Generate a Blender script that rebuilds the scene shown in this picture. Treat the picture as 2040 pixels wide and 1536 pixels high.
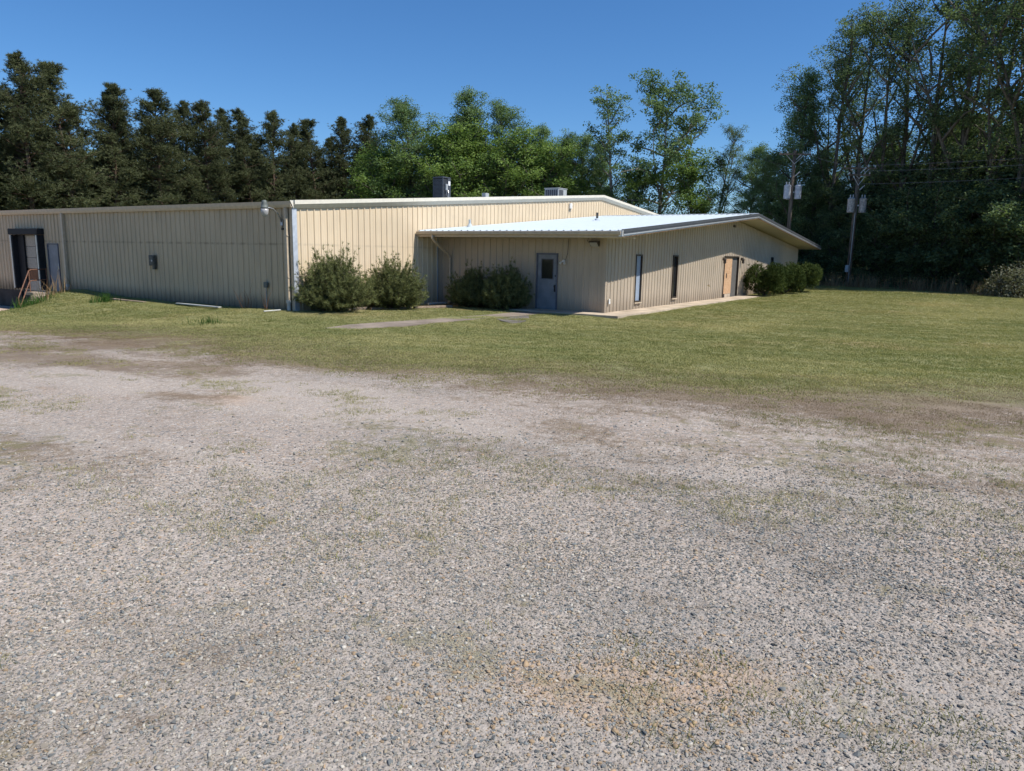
import bpy, bmesh, math, random
import numpy as np
from mathutils import Vector, Matrix

for o in list(bpy.data.objects):
    bpy.data.objects.remove(o, do_unlink=True)
scene = bpy.context.scene
COL = scene.collection
R = math.radians

# ------------------------------------------------------------------ camera
cam_data = bpy.data.cameras.new('camera')
cam = bpy.data.objects.new('camera', cam_data)
COL.objects.link(cam)
scene.camera = cam
CAM = Vector((-17.3096, -20.1042, 2.1646))
yaw, pitch, roll = 0.5749, 0.1765, 0.0179
fw = Vector((math.cos(yaw) * math.cos(pitch), math.sin(yaw) * math.cos(pitch), -math.sin(pitch)))
rt = Vector((math.sin(yaw), -math.cos(yaw), 0))
up = rt.cross(fw)
r2 = rt * math.cos(roll) + up * math.sin(roll)
u2 = up * math.cos(roll) - rt * math.sin(roll)
cam.matrix_world = Matrix(((r2.x, u2.x, -fw.x, CAM.x), (r2.y, u2.y, -fw.y, CAM.y),
                           (r2.z, u2.z, -fw.z, CAM.z), (0, 0, 0, 1)))
cam_data.sensor_width = 36
cam_data.lens = 36 * 1479.1 / 2040
cam_data.clip_start = 0.05
cam_data.clip_end = 3000

# ------------------------------------------------------------------ sky, sun, exposure
SUN = Vector((0.25, -1.23, 1.75)).normalized()
world = bpy.data.worlds.new('World')
scene.world = world
world.use_nodes = True
wn = world.node_tree.nodes
wl = world.node_tree.links
wn.clear()
sky = wn.new('ShaderNodeTexSky')
sky.sky_type = 'NISHITA'
sky.sun_disc = False
sky.sun_elevation = math.asin(SUN.z)
sky.sun_rotation = math.atan2(SUN.x, SUN.y)
sky.altitude = 300
sky.air_density = 1.0
sky.dust_density = 0.0
sky.ozone_density = 10.0
bg = wn.new('ShaderNodeBackground')
bg.inputs['Strength'].default_value = 0.096
wo = wn.new('ShaderNodeOutputWorld')
hs = wn.new('ShaderNodeHueSaturation')
hs.inputs['Saturation'].default_value = 1.1
wl.new(sky.outputs[0], hs.inputs['Color'])
wl.new(hs.outputs[0], bg.inputs[0])
wl.new(bg.outputs[0], wo.inputs[0])

sun_data = bpy.data.lights.new('sun', 'SUN')
sun_data.energy = 4.5
sun_data.angle = R(0.53)
sun_data.color = (1.0, 0.95, 0.87)
sun = bpy.data.objects.new('sun', sun_data)
COL.objects.link(sun)
sun.location = (0, -40, 60)
sun.rotation_euler = (-SUN).to_track_quat('-Z', 'Y').to_euler()

scene.view_settings.view_transform = 'Standard'
scene.view_settings.look = 'None'
scene.view_settings.exposure = 0.42
scene.view_settings.gamma = 1.0
scene.view_settings.use_curve_mapping = False
scene.render.engine = 'CYCLES'
scene.cycles.use_denoising = True
scene.cycles.use_adaptive_sampling = True
scene.cycles.adaptive_threshold = 0.02
scene.cycles.max_bounces = 4
scene.cycles.diffuse_bounces = 2
scene.cycles.glossy_bounces = 2
scene.cycles.transparent_max_bounces = 4
scene.cycles.caustics_reflective = False
scene.cycles.caustics_refractive = False

# ------------------------------------------------------------------ helpers
def tag(o, label=None, cat=None, group=None, kind=None):
    if label: o['label'] = label
    if cat: o['category'] = cat
    if group: o['group'] = group
    if kind: o['kind'] = kind
    return o

def empty(name, loc, label=None, cat=None, group=None, rz=0.0):
    o = bpy.data.objects.new(name, None)
    o.empty_display_size = 0.2
    o.location = loc
    o.rotation_euler = (0, 0, rz)
    COL.objects.link(o)
    return tag(o, label, cat, group)

def root_loc(o):
    v = Vector((0, 0, 0))
    while o is not None:
        v = v + o.location
        o = o.parent
    return v

class MB:
    """collects shapes in world coordinates and links them as ONE mesh object"""
    def __init__(s):
        s.v = []; s.f = []; s.m = []; s.cur = 0
    def poly(s, pts, faces):
        b = len(s.v)
        s.v += [tuple(p) for p in pts]
        s.f += [tuple(b + i for i in f) for f in faces]
        s.m += [s.cur] * len(faces)
        return s
    def box(s, lo, hi):
        x0, y0, z0 = lo; x1, y1, z1 = hi
        if x0 > x1: x0, x1 = x1, x0
        if y0 > y1: y0, y1 = y1, y0
        if z0 > z1: z0, z1 = z1, z0
        return s.poly([(x0, y0, z0), (x1, y0, z0), (x1, y1, z0), (x0, y1, z0),
                       (x0, y0, z1), (x1, y0, z1), (x1, y1, z1), (x0, y1, z1)],
                      [(3, 2, 1, 0), (4, 5, 6, 7), (0, 1, 5, 4), (1, 2, 6, 5), (2, 3, 7, 6), (3, 0, 4, 7)])
    def obox(s, c, ax, ay, az):
        """box with centre c and half-axis vectors"""
        c = Vector(c); ax = Vector(ax); ay = Vector(ay); az = Vector(az)
        p = [c + sx * ax + sy * ay + sz * az for sz in (-1, 1) for sx, sy in ((-1, -1), (1, -1), (1, 1), (-1, 1))]
        return s.poly(p, [(3, 2, 1, 0), (4, 5, 6, 7), (0, 1, 5, 4), (1, 2, 6, 5), (2, 3, 7, 6), (3, 0, 4, 7)])
    def prism(s, prof, a, b):
        """prof: list of 3-vectors (closed outline), extruded by from offset a to offset b (vectors)"""
        n = len(prof); a = Vector(a); b = Vector(b)
        p = [Vector(q) + a for q in prof] + [Vector(q) + b for q in prof]
        f = [tuple(range(n - 1, -1, -1)), tuple(range(n, 2 * n))]
        f += [(i, (i + 1) % n, n + (i + 1) % n, n + i) for i in range(n)]
        return s.poly(p, f)
    def tube(s, pts, r, n=8, caps=True):
        pts = [Vector(p) for p in pts]
        rs = r if isinstance(r, (list, tuple)) else [r] * len(pts)
        rings = []
        prev = None
        for i, p in enumerate(pts):
            d = (pts[min(i + 1, len(pts) - 1)] - pts[max(i - 1, 0)]).normalized()
            if prev is None:
                a = Vector((0, 0, 1)) if abs(d.z) < 0.9 else Vector((1, 0, 0))
                x = d.cross(a).normalized()
            else:
                x = (prev - d * prev.dot(d)).normalized()
            prev = x
            y = d.cross(x)
            rings.append([p + (x * math.cos(2 * math.pi * k / n) + y * math.sin(2 * math.pi * k / n)) * rs[i] for k in range(n)])
        v = [q for rg in rings for q in rg]
        f = []
        for i in range(len(rings) - 1):
            for k in range(n):
                f.append((i * n + k, i * n + (k + 1) % n, (i + 1) * n + (k + 1) % n, (i + 1) * n + k))
        if caps:
            f.append(tuple(range(n - 1, -1, -1)))
            f.append(tuple((len(rings) - 1) * n + k for k in range(n)))
        return s.poly(v, f)
    def lathe(s, c, prof, n=16):
        """prof: (radius, z) list about the vertical axis through c"""
        c = Vector(c)
        v = [c + Vector((r * math.cos(2 * math.pi * k / n), r * math.sin(2 * math.pi * k / n), z)) for r, z in prof for k in range(n)]
        f = []
        for i in range(len(prof) - 1):
            for k in range(n):
                f.append((i * n + k, i * n + (k + 1) % n, (i + 1) * n + (k + 1) % n, (i + 1) * n + k))
        f.append(tuple(range(n - 1, -1, -1)))
        f.append(tuple((len(prof) - 1) * n + k for k in range(n)))
        return s.poly(v, f)
    def build(s, name, mats, parent=None, loc=None, smooth=False, bevel=0.0):
        base = root_loc(parent) if parent is not None else Vector(loc or (0, 0, 0))
        me = bpy.data.meshes.new(name)
        me.from_pydata([tuple(Vector(p) - base) for p in s.v], [], s.f)
        for mt in (mats if isinstance(mats, (list, tuple)) else [mats]):
            me.materials.append(mt)
        if any(s.m):
            me.polygons.foreach_set('material_index', s.m)
        if smooth:
            me.polygons.foreach_set('use_smooth', [True] * len(me.polygons))
        me.update()
        o = bpy.data.objects.new(name, me)
        COL.objects.link(o)
        if parent is not None:
            o.parent = parent
        else:
            o.location = base
        if bevel:
            md = o.modifiers.new('bevel', 'BEVEL')
            md.width = bevel; md.segments = 2; md.limit_method = 'ANGLE'
        return o

def np_mesh(name, verts, faces_flat, nper, mat, smooth=False, col=None):
    """fast mesh from numpy: faces_flat (N*nper) vertex indices"""
    me = bpy.data.meshes.new(name)
    nv = len(verts); nf = len(faces_flat) // nper
    me.vertices.add(nv)
    me.vertices.foreach_set('co', np.ascontiguousarray(verts, dtype=np.float32).ravel())
    me.loops.add(len(faces_flat))
    me.loops.foreach_set('vertex_index', np.ascontiguousarray(faces_flat, dtype=np.int32))
    me.polygons.add(nf)
    me.polygons.foreach_set('loop_start', np.arange(0, nf * nper, nper, dtype=np.int32))
    try:
        me.polygons.foreach_set('loop_total', np.full(nf, nper, dtype=np.int32))
    except Exception:
        pass
    if smooth:
        me.polygons.foreach_set('use_smooth', np.ones(nf, dtype=bool))
    me.update(calc_edges=True)
    me.validate()
    if col is not None:
        at = me.attributes.new('tint', 'FLOAT_COLOR', 'POINT')
        at.data.foreach_set('color', np.ascontiguousarray(col, dtype=np.float32).ravel())
    if mat is not None:
        me.materials.append(mat)
    return me

def mesh_obj(name, me, parent=None, loc=(0, 0, 0)):
    o = bpy.data.objects.new(name, me)
    COL.objects.link(o)
    o.location = loc
    if parent is not None:
        o.parent = parent
    return o

def vnoise(x, y, seed=0):
    """smooth value noise, 0..1"""
    x = np.asarray(x, float); y = np.asarray(y, float)
    xi = np.floor(x).astype(np.int64); yi = np.floor(y).astype(np.int64)
    fx = x - xi; fy = y - yi
    fx = fx * fx * (3 - 2 * fx); fy = fy * fy * (3 - 2 * fy)
    def h(a, b):
        n = (a * 374761393 + b * 668265263 + seed * 1442695041) & 0x7fffffff
        n = ((n ^ (n >> 13)) * 1274126177) & 0x7fffffff
        return ((n ^ (n >> 16)) & 0xffff) / 65535.0
    return (h(xi, yi) * (1 - fx) * (1 - fy) + h(xi + 1, yi) * fx * (1 - fy)
            + h(xi, yi + 1) * (1 - fx) * fy + h(xi + 1, yi + 1) * fx * fy)

def sstep(a, b, x):
    t = np.clip((np.asarray(x, float) - a) / (b - a), 0, 1)
    return t * t * (3 - 2 * t)

# ------------------------------------------------------------------ material helpers
class NT:
    def __init__(s, name):
        s.mat = bpy.data.materials.new(name)
        s.mat.use_nodes = True
        s.t = s.mat.node_tree
        s.t.nodes.clear()
        s.out = s.t.nodes.new('ShaderNodeOutputMaterial')
    def n(s, typ, **kw):
        nd = s.t.nodes.new(typ)
        for k, v in kw.items():
            if k.startswith('i_'):
                key = k[2:]
                key = int(key) if key.isdigit() else key.replace('_', ' ')
                s.setin(nd, key, v)
            else:
                setattr(nd, k, v)
        return nd
    def setin(s, nd, key, v):
        if isinstance(v, bpy.types.NodeSocket):
            s.t.links.new(v, nd.inputs[key])
        else:
            sk = nd.inputs[key]
            if sk.type == 'RGBA' and len(v) == 3:
                v = (*v, 1)
            sk.default_value = v
    def math(s, op, a, b=0.0, clamp=False):
        nd = s.n('ShaderNodeMath', operation=op, use_clamp=clamp)
        s.setin(nd, 0, a); s.setin(nd, 1, b)
        return nd.outputs[0]
    def mix(s, fac, a, b, mode='MIX'):
        nd = s.n('ShaderNodeMix', data_type='RGBA', blend_type=mode)
        s.setin(nd, 0, fac); s.setin(nd, 6, a); s.setin(nd, 7, b)
        return nd.outputs[2]
    def noise(s, scale, detail=3, rough=0.55, vec=None):
        nd = s.n('ShaderNodeTexNoise', i_Scale=scale, i_Detail=detail, i_Roughness=rough)
        if vec is not None:
            s.t.links.new(vec, nd.inputs['Vector'])
        return nd.outputs['Fac']
    def vor(s, scale, vec, out='Color', feature='F1', rnd=1.0):
        nd = s.n('ShaderNodeTexVoronoi', feature=feature, i_Scale=scale, i_Randomness=rnd)
        s.t.links.new(vec, nd.inputs['Vector'])
        return nd.outputs[out]
    def ramp(s, fac, stops, interp='LINEAR'):
        nd = s.n('ShaderNodeValToRGB')
        cr = nd.color_ramp
        cr.interpolation = interp
        while len(cr.elements) < len(stops):
            cr.elements.new(0.5)
        for e, (p, c) in zip(cr.elements, stops):
            e.position = p
            e.color = (*c, 1) if len(c) == 3 else c
        s.t.links.new(fac, nd.inputs[0])
        return nd.outputs[0]
    def rng(s, v, a, b, c=0.0, d=1.0, smooth=True):
        nd = s.n('ShaderNodeMapRange', interpolation_type='SMOOTHSTEP' if smooth else 'LINEAR')
        s.setin(nd, 0, v)
        nd.inputs[1].default_value = a; nd.inputs[2].default_value = b
        nd.inputs[3].default_value = c; nd.inputs[4].default_value = d
        return nd.outputs[0]
    def scaled(s, vec, sc):
        nd = s.n('ShaderNodeMapping')
        s.t.links.new(vec, nd.inputs['Vector'])
        nd.inputs['Scale'].default_value = sc
        return nd.outputs[0]
    def pos(s):
        return s.n('ShaderNodeNewGeometry').outputs['Position']
    def obj(s):
        return s.n('ShaderNodeTexCoord').outputs['Object']
    def bsdf(s, color, rough=0.6, metal=0.0, spec=0.4, normal=None, **kw):
        b = s.n('ShaderNodeBsdfPrincipled')
        s.setin(b, 'Base Color', color); s.setin(b, 'Roughness', rough)
        s.setin(b, 'Metallic', metal); s.setin(b, 'Specular IOR Level', spec)
        if normal is not None:
            s.t.links.new(normal, b.inputs['Normal'])
        for k, v in kw.items():
            s.setin(b, k, v)
        s.t.links.new(b.outputs[0], s.out.inputs[0])
        return b
    def bump(s, h, strength=0.3, dist=0.02):
        nd = s.n('ShaderNodeBump', i_Strength=strength, i_Distance=dist)
        s.t.links.new(h, nd.inputs['Height'])
        return nd.outputs[0]

def plain(name, col, rough=0.6, metal=0.0, var=0.12, scale=6.0, spec=0.4):
    """a colour with mottled wear"""
    m = NT(name)
    p = m.obj()
    f = m.noise(scale, 4, 0.6, p)
    c = m.mix(m.rng(f, 0.3, 0.72), tuple(x * (1 - var) for x in col), tuple(min(1, x * (1 + var)) for x in col))
    r = m.math('ADD', m.math('MULTIPLY', f, 0.2), rough - 0.1)
    m.bsdf(c, r, metal, spec)
    return m.mat

def siding(name, col, dirt=0.35, girt=0.5):
    """painted ribbed steel: chalky fade, rain streaks, dirt at the girt line and splash dirt at the foot"""
    m = NT(name)
    p = m.pos()
    sep = m.n('ShaderNodeSeparateXYZ'); m.t.links.new(p, sep.inputs[0])
    z = sep.outputs[2]
    fade = m.noise(0.5, 3, 0.6, p)
    streak = m.noise(1.0, 4, 0.6, m.scaled(p, (9, 9, 0.45)))
    rnd = m.n('ShaderNodeObjectInfo').outputs['Random']
    c = m.mix(m.rng(fade, 0.3, 0.7), tuple(x * 0.94 for x in col), tuple(x * 1.05 for x in col))
    c = m.mix(m.math('MULTIPLY', m.math('SUBTRACT', rnd, 0.5), 0.16, False), c, tuple(x * 0.7 for x in col))
    dk = (col[0] * 0.42, col[1] * 0.42, col[2] * 0.42)
    c = m.mix(m.math('MULTIPLY', m.rng(streak, 0.5, 0.78), dirt * 0.55), c, dk)
    # girt fastener line
    g = m.math('ABSOLUTE', m.math('SUBTRACT', z, 2.325))
    gm = m.math('MULTIPLY', m.rng(g, 0.012, 0.06, 1, 0), m.rng(m.noise(3.5, 2, 0.5, p), 0.38, 0.62, 0.15, 1))
    c = m.mix(m.math('MULTIPLY', gm, girt), c, dk)
    # splash dirt
    foot = m.rng(m.math('ADD', z, m.math('MULTIPLY', streak, 0.5)), 0.22, 0.95, 1, 0)
    c = m.mix(m.math('MULTIPLY', foot, dirt * 1.2), c, (0.115, 0.085, 0.055))
    wavy = m.noise(1.0, 2, 0.5, m.scaled(p, (2.2, 2.2, 0.8)))
    m.bsdf(c, m.math('ADD', m.math('MULTIPLY', streak, 0.2), 0.42), 0.0, 0.35, m.bump(wavy, 0.25, 0.03))
    return m.mat

def concrete(name, col, var=0.25):
    m = NT(name)
    p = m.pos()
    a = m.noise(1.3, 5, 0.65, p); b = m.noise(28, 3, 0.6, p)
    c = m.mix(m.rng(a, 0.3, 0.7), tuple(x * (1 - var) for x in col), tuple(x * (1 + var) for x in col))
    c = m.mix(m.math('MULTIPLY', m.rng(b, 0.45, 0.7), 0.3), c, tuple(x * 0.6 for x in col))
    m.bsdf(c, 0.9, 0, 0.25, m.bump(b, 0.35, 0.01))
    return m.mat

def leafmat(name, dark, light, trans=0.3, inst=False, rough=0.55):
    """leaf colour by the leaf's own tint, a part of the light coming through the blade"""
    m = NT(name)
    at = m.n('ShaderNodeAttribute', attribute_name='tint')
    if inst:
        at.attribute_type = 'INSTANCER'
    sp = m.n('ShaderNodeSeparateColor'); m.t.links.new(at.outputs['Color'], sp.inputs[0])
    ri = m.n('ShaderNodeObjectInfo').outputs['Random']
    c = m.mix(sp.outputs[0], dark, light)
    if not inst:
        c = m.mix(m.math('MULTIPLY', ri, 0.25), c, tuple(x * 0.65 for x in dark))
    d = m.n('ShaderNodeBsdfDiffuse')
    m.setin(d, 'Color', c)
    t = m.n('ShaderNodeBsdfTranslucent')
    m.t.links.new(m.mix(1.0, c, (0.95, 1.0, 0.55), 'MULTIPLY'), t.inputs[0])
    mx = m.n('ShaderNodeMixShader')
    mx.inputs[0].default_value = trans
    m.t.links.new(d.outputs[0], mx.inputs[1]); m.t.links.new(t.outputs[0], mx.inputs[2])
    m.t.links.new(mx.outputs[0], m.out.inputs[0])
    return m.mat

def barkmat(name, col):
    m = NT(name)
    p = m.obj()
    f = m.noise(1.0, 5, 0.7, m.scaled(p, (7, 7, 1.2)))
    c = m.mix(m.rng(f, 0.35, 0.7), tuple(x * 0.55 for x in col), tuple(x * 1.3 for x in col))
    m.bsdf(c, 0.92, 0, 0.2, m.bump(f, 0.6, 0.03))
    return m.mat

M = {}
M['tan'] = siding('shaded_tan_siding_weathered', (0.50, 0.395, 0.265), 0.7, 0.55)  # long wall's copy of the hall paint: shade put into the colour, plus real dirt
M['sunny'] = siding('sunlit_tan_siding', (0.70, 0.57, 0.40), 0.22, 0.22)  # same hall paint for the gable, sunlight put into the colour as a paler tone
M['annex_tan'] = siding('annex_tan_siding', (0.445, 0.37, 0.285), 0.36, 0.0)
M['trim_tan'] = plain('tan_trim', (0.50, 0.41, 0.30), 0.5, 0, 0.1)
M['trim_light'] = plain('pale_trim', (0.72, 0.68, 0.58), 0.45, 0, 0.06)
M['trim_galv'] = plain('pale_corner_flashing', (0.50, 0.54, 0.60), 0.4, 0.1, 0.12)
M['roof_white'] = plain('white_roof_metal', (0.47, 0.53, 0.565), 0.45, 0.0, 0.03, 1.5)
M['roof_grey'] = plain('grey_roof_metal', (0.45, 0.45, 0.44), 0.5, 0.1, 0.1, 1.0)
M['fascia_dark'] = plain('charcoal_fascia', (0.075, 0.08, 0.088), 0.45, 0.1, 0.15)
M['fascia_silver'] = plain('silver_drip_edge', (0.55, 0.56, 0.58), 0.35, 0.4, 0.08)
M['wood_trim'] = plain('weathered_trim_board', (0.30, 0.17, 0.09), 0.8, 0, 0.3)
M['soffit'] = plain('cream_soffit', (0.46, 0.41, 0.30), 0.7, 0, 0.06, 2.0)
M['liner'] = plain('wall_liner', (0.10, 0.095, 0.09), 0.9)
M['door_blue'] = plain('blue_grey_door_paint', (0.20, 0.215, 0.24), 0.5, 0, 0.14, 3.0)
M['frame_blue'] = plain('grey_blue_door_frame', (0.11, 0.12, 0.15), 0.55, 0, 0.14)
M['bronze'] = plain('bronze_window_frame', (0.055, 0.043, 0.035), 0.45, 0.2, 0.15)
M['black_rubber'] = plain('black_dock_pad', (0.012, 0.013, 0.016), 0.75, 0, 0.3)
M['steel'] = plain('dull_steel', (0.33, 0.34, 0.36), 0.4, 0.6, 0.15)
M['brass'] = plain('brass_hardware', (0.45, 0.36, 0.16), 0.4, 0.7, 0.2)
M['blackmetal'] = plain('black_metal', (0.02, 0.02, 0.022), 0.5, 0.3, 0.2)
M['rust_red'] = plain('rust_red_paint', (0.17, 0.085, 0.055), 0.75, 0, 0.35, 12)
M['white_paint'] = plain('white_paint', (0.72, 0.70, 0.66), 0.55, 0, 0.08)
M['pvc'] = plain('white_plastic_pipe', (0.50, 0.50, 0.48), 0.4, 0, 0.08)
M['dock_white'] = plain('dock_door_panel', (0.36, 0.33, 0.28), 0.6, 0, 0.14)
M['dock_brown'] = plain('brown_patch_board', (0.20, 0.095, 0.05), 0.85, 0, 0.25)
M['grey_box'] = plain('grey_electrical_box', (0.085, 0.085, 0.075), 0.6, 0.2, 0.35, 10)
M['green_grey'] = plain('green_grey_box', (0.12, 0.135, 0.125), 0.6, 0.1, 0.2)
M['ac_dark'] = plain('charcoal_unit_paint', (0.060, 0.070, 0.085), 0.5, 0.1, 0.12)
M['ac_pale'] = plain('pale_grey_unit_paint', (0.40, 0.43, 0.44), 0.5, 0.1, 0.1)
M['ac_label'] = plain('white_sticker', (0.8, 0.82, 0.82), 0.5, 0, 0.03)
M['pole_wood'] = barkmat('weathered_pole_wood', (0.17, 0.135, 0.105))
M['insul'] = plain('grey_porcelain', (0.45, 0.46, 0.48), 0.3, 0, 0.1)
M['tank'] = plain('pale_grey_transformer_paint', (0.46, 0.48, 0.52), 0.5, 0.1, 0.18, 5)
M['tank_rust'] = plain('rust_streaked_transformer_paint', (0.40, 0.36, 0.33), 0.65, 0.1, 0.38, 7)
M['wire'] = plain('grey_wire', (0.20, 0.20, 0.21), 0.6, 0.2, 0.1)
M['concrete'] = concrete('walk_concrete', (0.46, 0.38, 0.29))
M['concrete_dark'] = concrete('stained_foundation', (0.055, 0.05, 0.046), 0.35)
M['concrete_step'] = concrete('old_step_concrete', (0.36, 0.29, 0.22), 0.3)
M['asphalt'] = concrete('worn_path_asphalt', (0.25, 0.205, 0.165), 0.25)
M['timber'] = plain('weathered_timber', (0.26, 0.20, 0.15), 0.9, 0, 0.35, 9)
M['bark'] = barkmat('tree_bark', (0.13, 0.115, 0.095))
M['bark_pale'] = barkmat('pale_tree_bark', (0.22, 0.20, 0.175))
M['bark_pine'] = barkmat('pine_bark', (0.14, 0.095, 0.070))
M['twig'] = barkmat('shrub_twigs', (0.09, 0.065, 0.045))

def osb_mat():
    m = NT('strand_board')
    p = m.obj()
    v = m.vor(1.0, m.scaled(p, (22, 22, 60)))
    sp = m.n('ShaderNodeSeparateColor'); m.t.links.new(v, sp.inputs[0])
    c = m.ramp(sp.outputs[0], [(0, (0.36, 0.20, 0.10)), (0.5, (0.50, 0.31, 0.18)), (1, (0.62, 0.43, 0.28))])
    m.bsdf(c, 0.85, 0, 0.2)
    return m.mat
M['osb'] = osb_mat()

def glass_mat(name, col, rough):
    m = NT(name)
    f = m.noise(1.5, 2, 0.5, m.obj())
    c = m.mix(f, tuple(x * 0.8 for x in col), tuple(x * 1.2 for x in col))
    m.bsdf(c, rough, 0, 0.6)
    return m.mat
M['glass_dark'] = glass_mat('dark_window_glass', (0.018, 0.020, 0.022), 0.06)
M['glass_film'] = glass_mat('pale_blue_filmed_glass', (0.30, 0.36, 0.46), 0.18)
M['glass_lamp'] = glass_mat('milky_lamp_glass', (0.36, 0.355, 0.35), 0.2)

# ------------------------------------------------------------------ terrain
CP = np.array([
    (-17.3, -20.1, .56), (-22, -14, .50), (-12, -26, .52), (-10, -15, .38), (-4.5, -9, .17), (-2, -3.5, .05),
    (-.7, .6, .10), (-.7, 6, .03), (-.7, 10.5, .05), (-.7, 13.2, .14), (-5, 4, -.12), (-3, 9.5, -.12), (-2.6, 12.6, -.30),
    (-.8, 14.5, .04), (-2.2, 14.4, -.55), (-3.2, 16, -.86), (-3, 20, -.9), (-1.3, 17.6, -.9), (-.3, 19, -.9), (-.3, 26, -.92), (-3, 26, -.92),
    (-7, 18, -.84), (-8, 10, -.42), (-12, 4, -.02), (-16, 12, -.2), (-14, 25, -.75), (4, -5.5, .0), (3, -1, .03), (1, -1, .06),
    (6.3, -9.4, -.03), (15, -9.4, -.01), (25, -9.4, .0), (33, -9.6, .08), (47, -10, .08), (42, -20, .02), (20, -18, .0),
    (7, -16, .1), (4, -25, .22), (25, -38, .0), (60, 0, .0), (60, 45, .0), (25, 60, .0), (5, 42, -.4), (6, 6, .0), (20, 6, .0), (20, 20, .0),
    (-30, -40, .5), (-40, 0, .2), (-30, 40, -.4), (100, -60, 0), (150, 80, 0), (40, 150, 0), (-120, 100, 0), (-120, -120, 0), (40, -150, 0), (250, 0, 0)])
def _k(r):
    return np.sqrt(r * r + 1.0)
def _rbf():
    n = len(CP)
    d = np.hypot(CP[:, None, 0] - CP[None, :, 0], CP[:, None, 1] - CP[None, :, 1])
    A = np.zeros((n + 3, n + 3))
    A[:n, :n] = _k(d); A[:n, n] = 1; A[:n, n + 1] = CP[:, 0]; A[:n, n + 2] = CP[:, 1]
    A[n, :n] = 1; A[n + 1, :n] = CP[:, 0]; A[n + 2, :n] = CP[:, 1]
    return np.linalg.solve(A, np.concatenate([CP[:, 2], [0, 0, 0]]))
RBF = _rbf()
def tz(x, y):
    x = np.asarray(x, float); y = np.asarray(y, float)
    sh = x.shape
    xf = x.ravel(); yf = y.ravel()
    out = np.zeros(len(xf))
    for i in range(0, len(xf), 20000):
        a = xf[i:i + 20000]; b = yf[i:i + 20000]
        d = np.hypot(a[:, None] - CP[None, :, 0], b[:, None] - CP[None, :, 1])
        out[i:i + 20000] = _k(d) @ RBF[:-3] + RBF[-3] + RBF[-2] * a + RBF[-1] * b
    far = sstep(90, 200, np.hypot(xf - 10, yf))
    out = out * (1 - far)
    return out.reshape(sh) if sh else float(out[0])

# lawn edge: x of the boundary for each y (gravel lies on the smaller-x side)
EDGE_Y = np.array([-60, -30, -22, -20.6, -18.5, -17.3, -15.9, -14.7, -13.3, -12, -10.5, -9.1, -7.5, -5, -2.7, 0, 1.7, 6, 10, 14, 30, 60])
EDGE_X = np.array([9, 2.0, -3.6, -4.8, -6.0, -6.65, -6.9, -7.0, -7.15, -7.55, -7.8, -7.7, -7.4, -6.8, -6.9, -7.3, -8.4, -8.6, -7.4, -6.2, -6.2, -6.2])
def gdist(x, y):
    return np.interp(y, EDGE_Y, EDGE_X) - np.asarray(x, float)

def axis(lo, hi, fine, step):
    a = list(np.arange(lo, hi + 1e-6, fine))
    s = step
    while a[-1] < 900:
        a.append(a[-1] + s); s *= 1.13
    s = step
    while a[0] > -900:
        a.insert(0, a[0] - s); s *= 1.13
    return np.array(a)
gx = axis(-18, 10, 0.14, 0.3)
gy = axis(-25, 19, 0.16, 0.3)
GX, GY = np.meshgrid(gx, gy, indexing='xy')
GZ = tz(GX, GY)
gd = gdist(GX, GY)
near = sstep(60, 30, np.hypot(GX, GY))
GZ = GZ + (vnoise(GX * .9, GY * .9, 3) - .5) * 0.05 * near + (vnoise(GX * 3, GY * 3, 4) - .5) * 0.025 * near * sstep(0.5, -1, gd)
def under(z, x0, x1, y0, y1, zb):
    """flatten the earth under a slab"""
    inside = (GX > x0) & (GX < x1) & (GY > y0) & (GY < y1)
    return np.where(inside, np.minimum(z, zb), z)
GZ = under(GZ, 6.9, 26.5, -8.8, 0.2, -0.03)
GZ = under(GZ, 0.15, 46, 0.1, 40, -0.05)
def gz(x, y):
    """height of the ground sheet itself (its own grid, bilinear)"""
    x = np.asarray(x, float); y = np.asarray(y, float)
    i = np.clip(np.searchsorted(gx, x) - 1, 0, len(gx) - 2); j = np.clip(np.searchsorted(gy, y) - 1, 0, len(gy) - 2)
    u = (x - gx[i]) / (gx[i + 1] - gx[i]); v = (y - gy[j]) / (gy[j + 1] - gy[j])
    return GZ[j, i] * (1 - u) * (1 - v) + GZ[j, i + 1] * u * (1 - v) + GZ[j + 1, i] * (1 - u) * v + GZ[j + 1, i + 1] * u * v
nx_, ny_ = len(gx), len(gy)
ii = (np.arange(ny_ - 1)[:, None] * nx_ + np.arange(nx_ - 1)[None, :]).ravel()
gfaces = np.stack([ii, ii + 1, ii + nx_ + 1, ii + nx_], 1).ravel()

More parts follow.
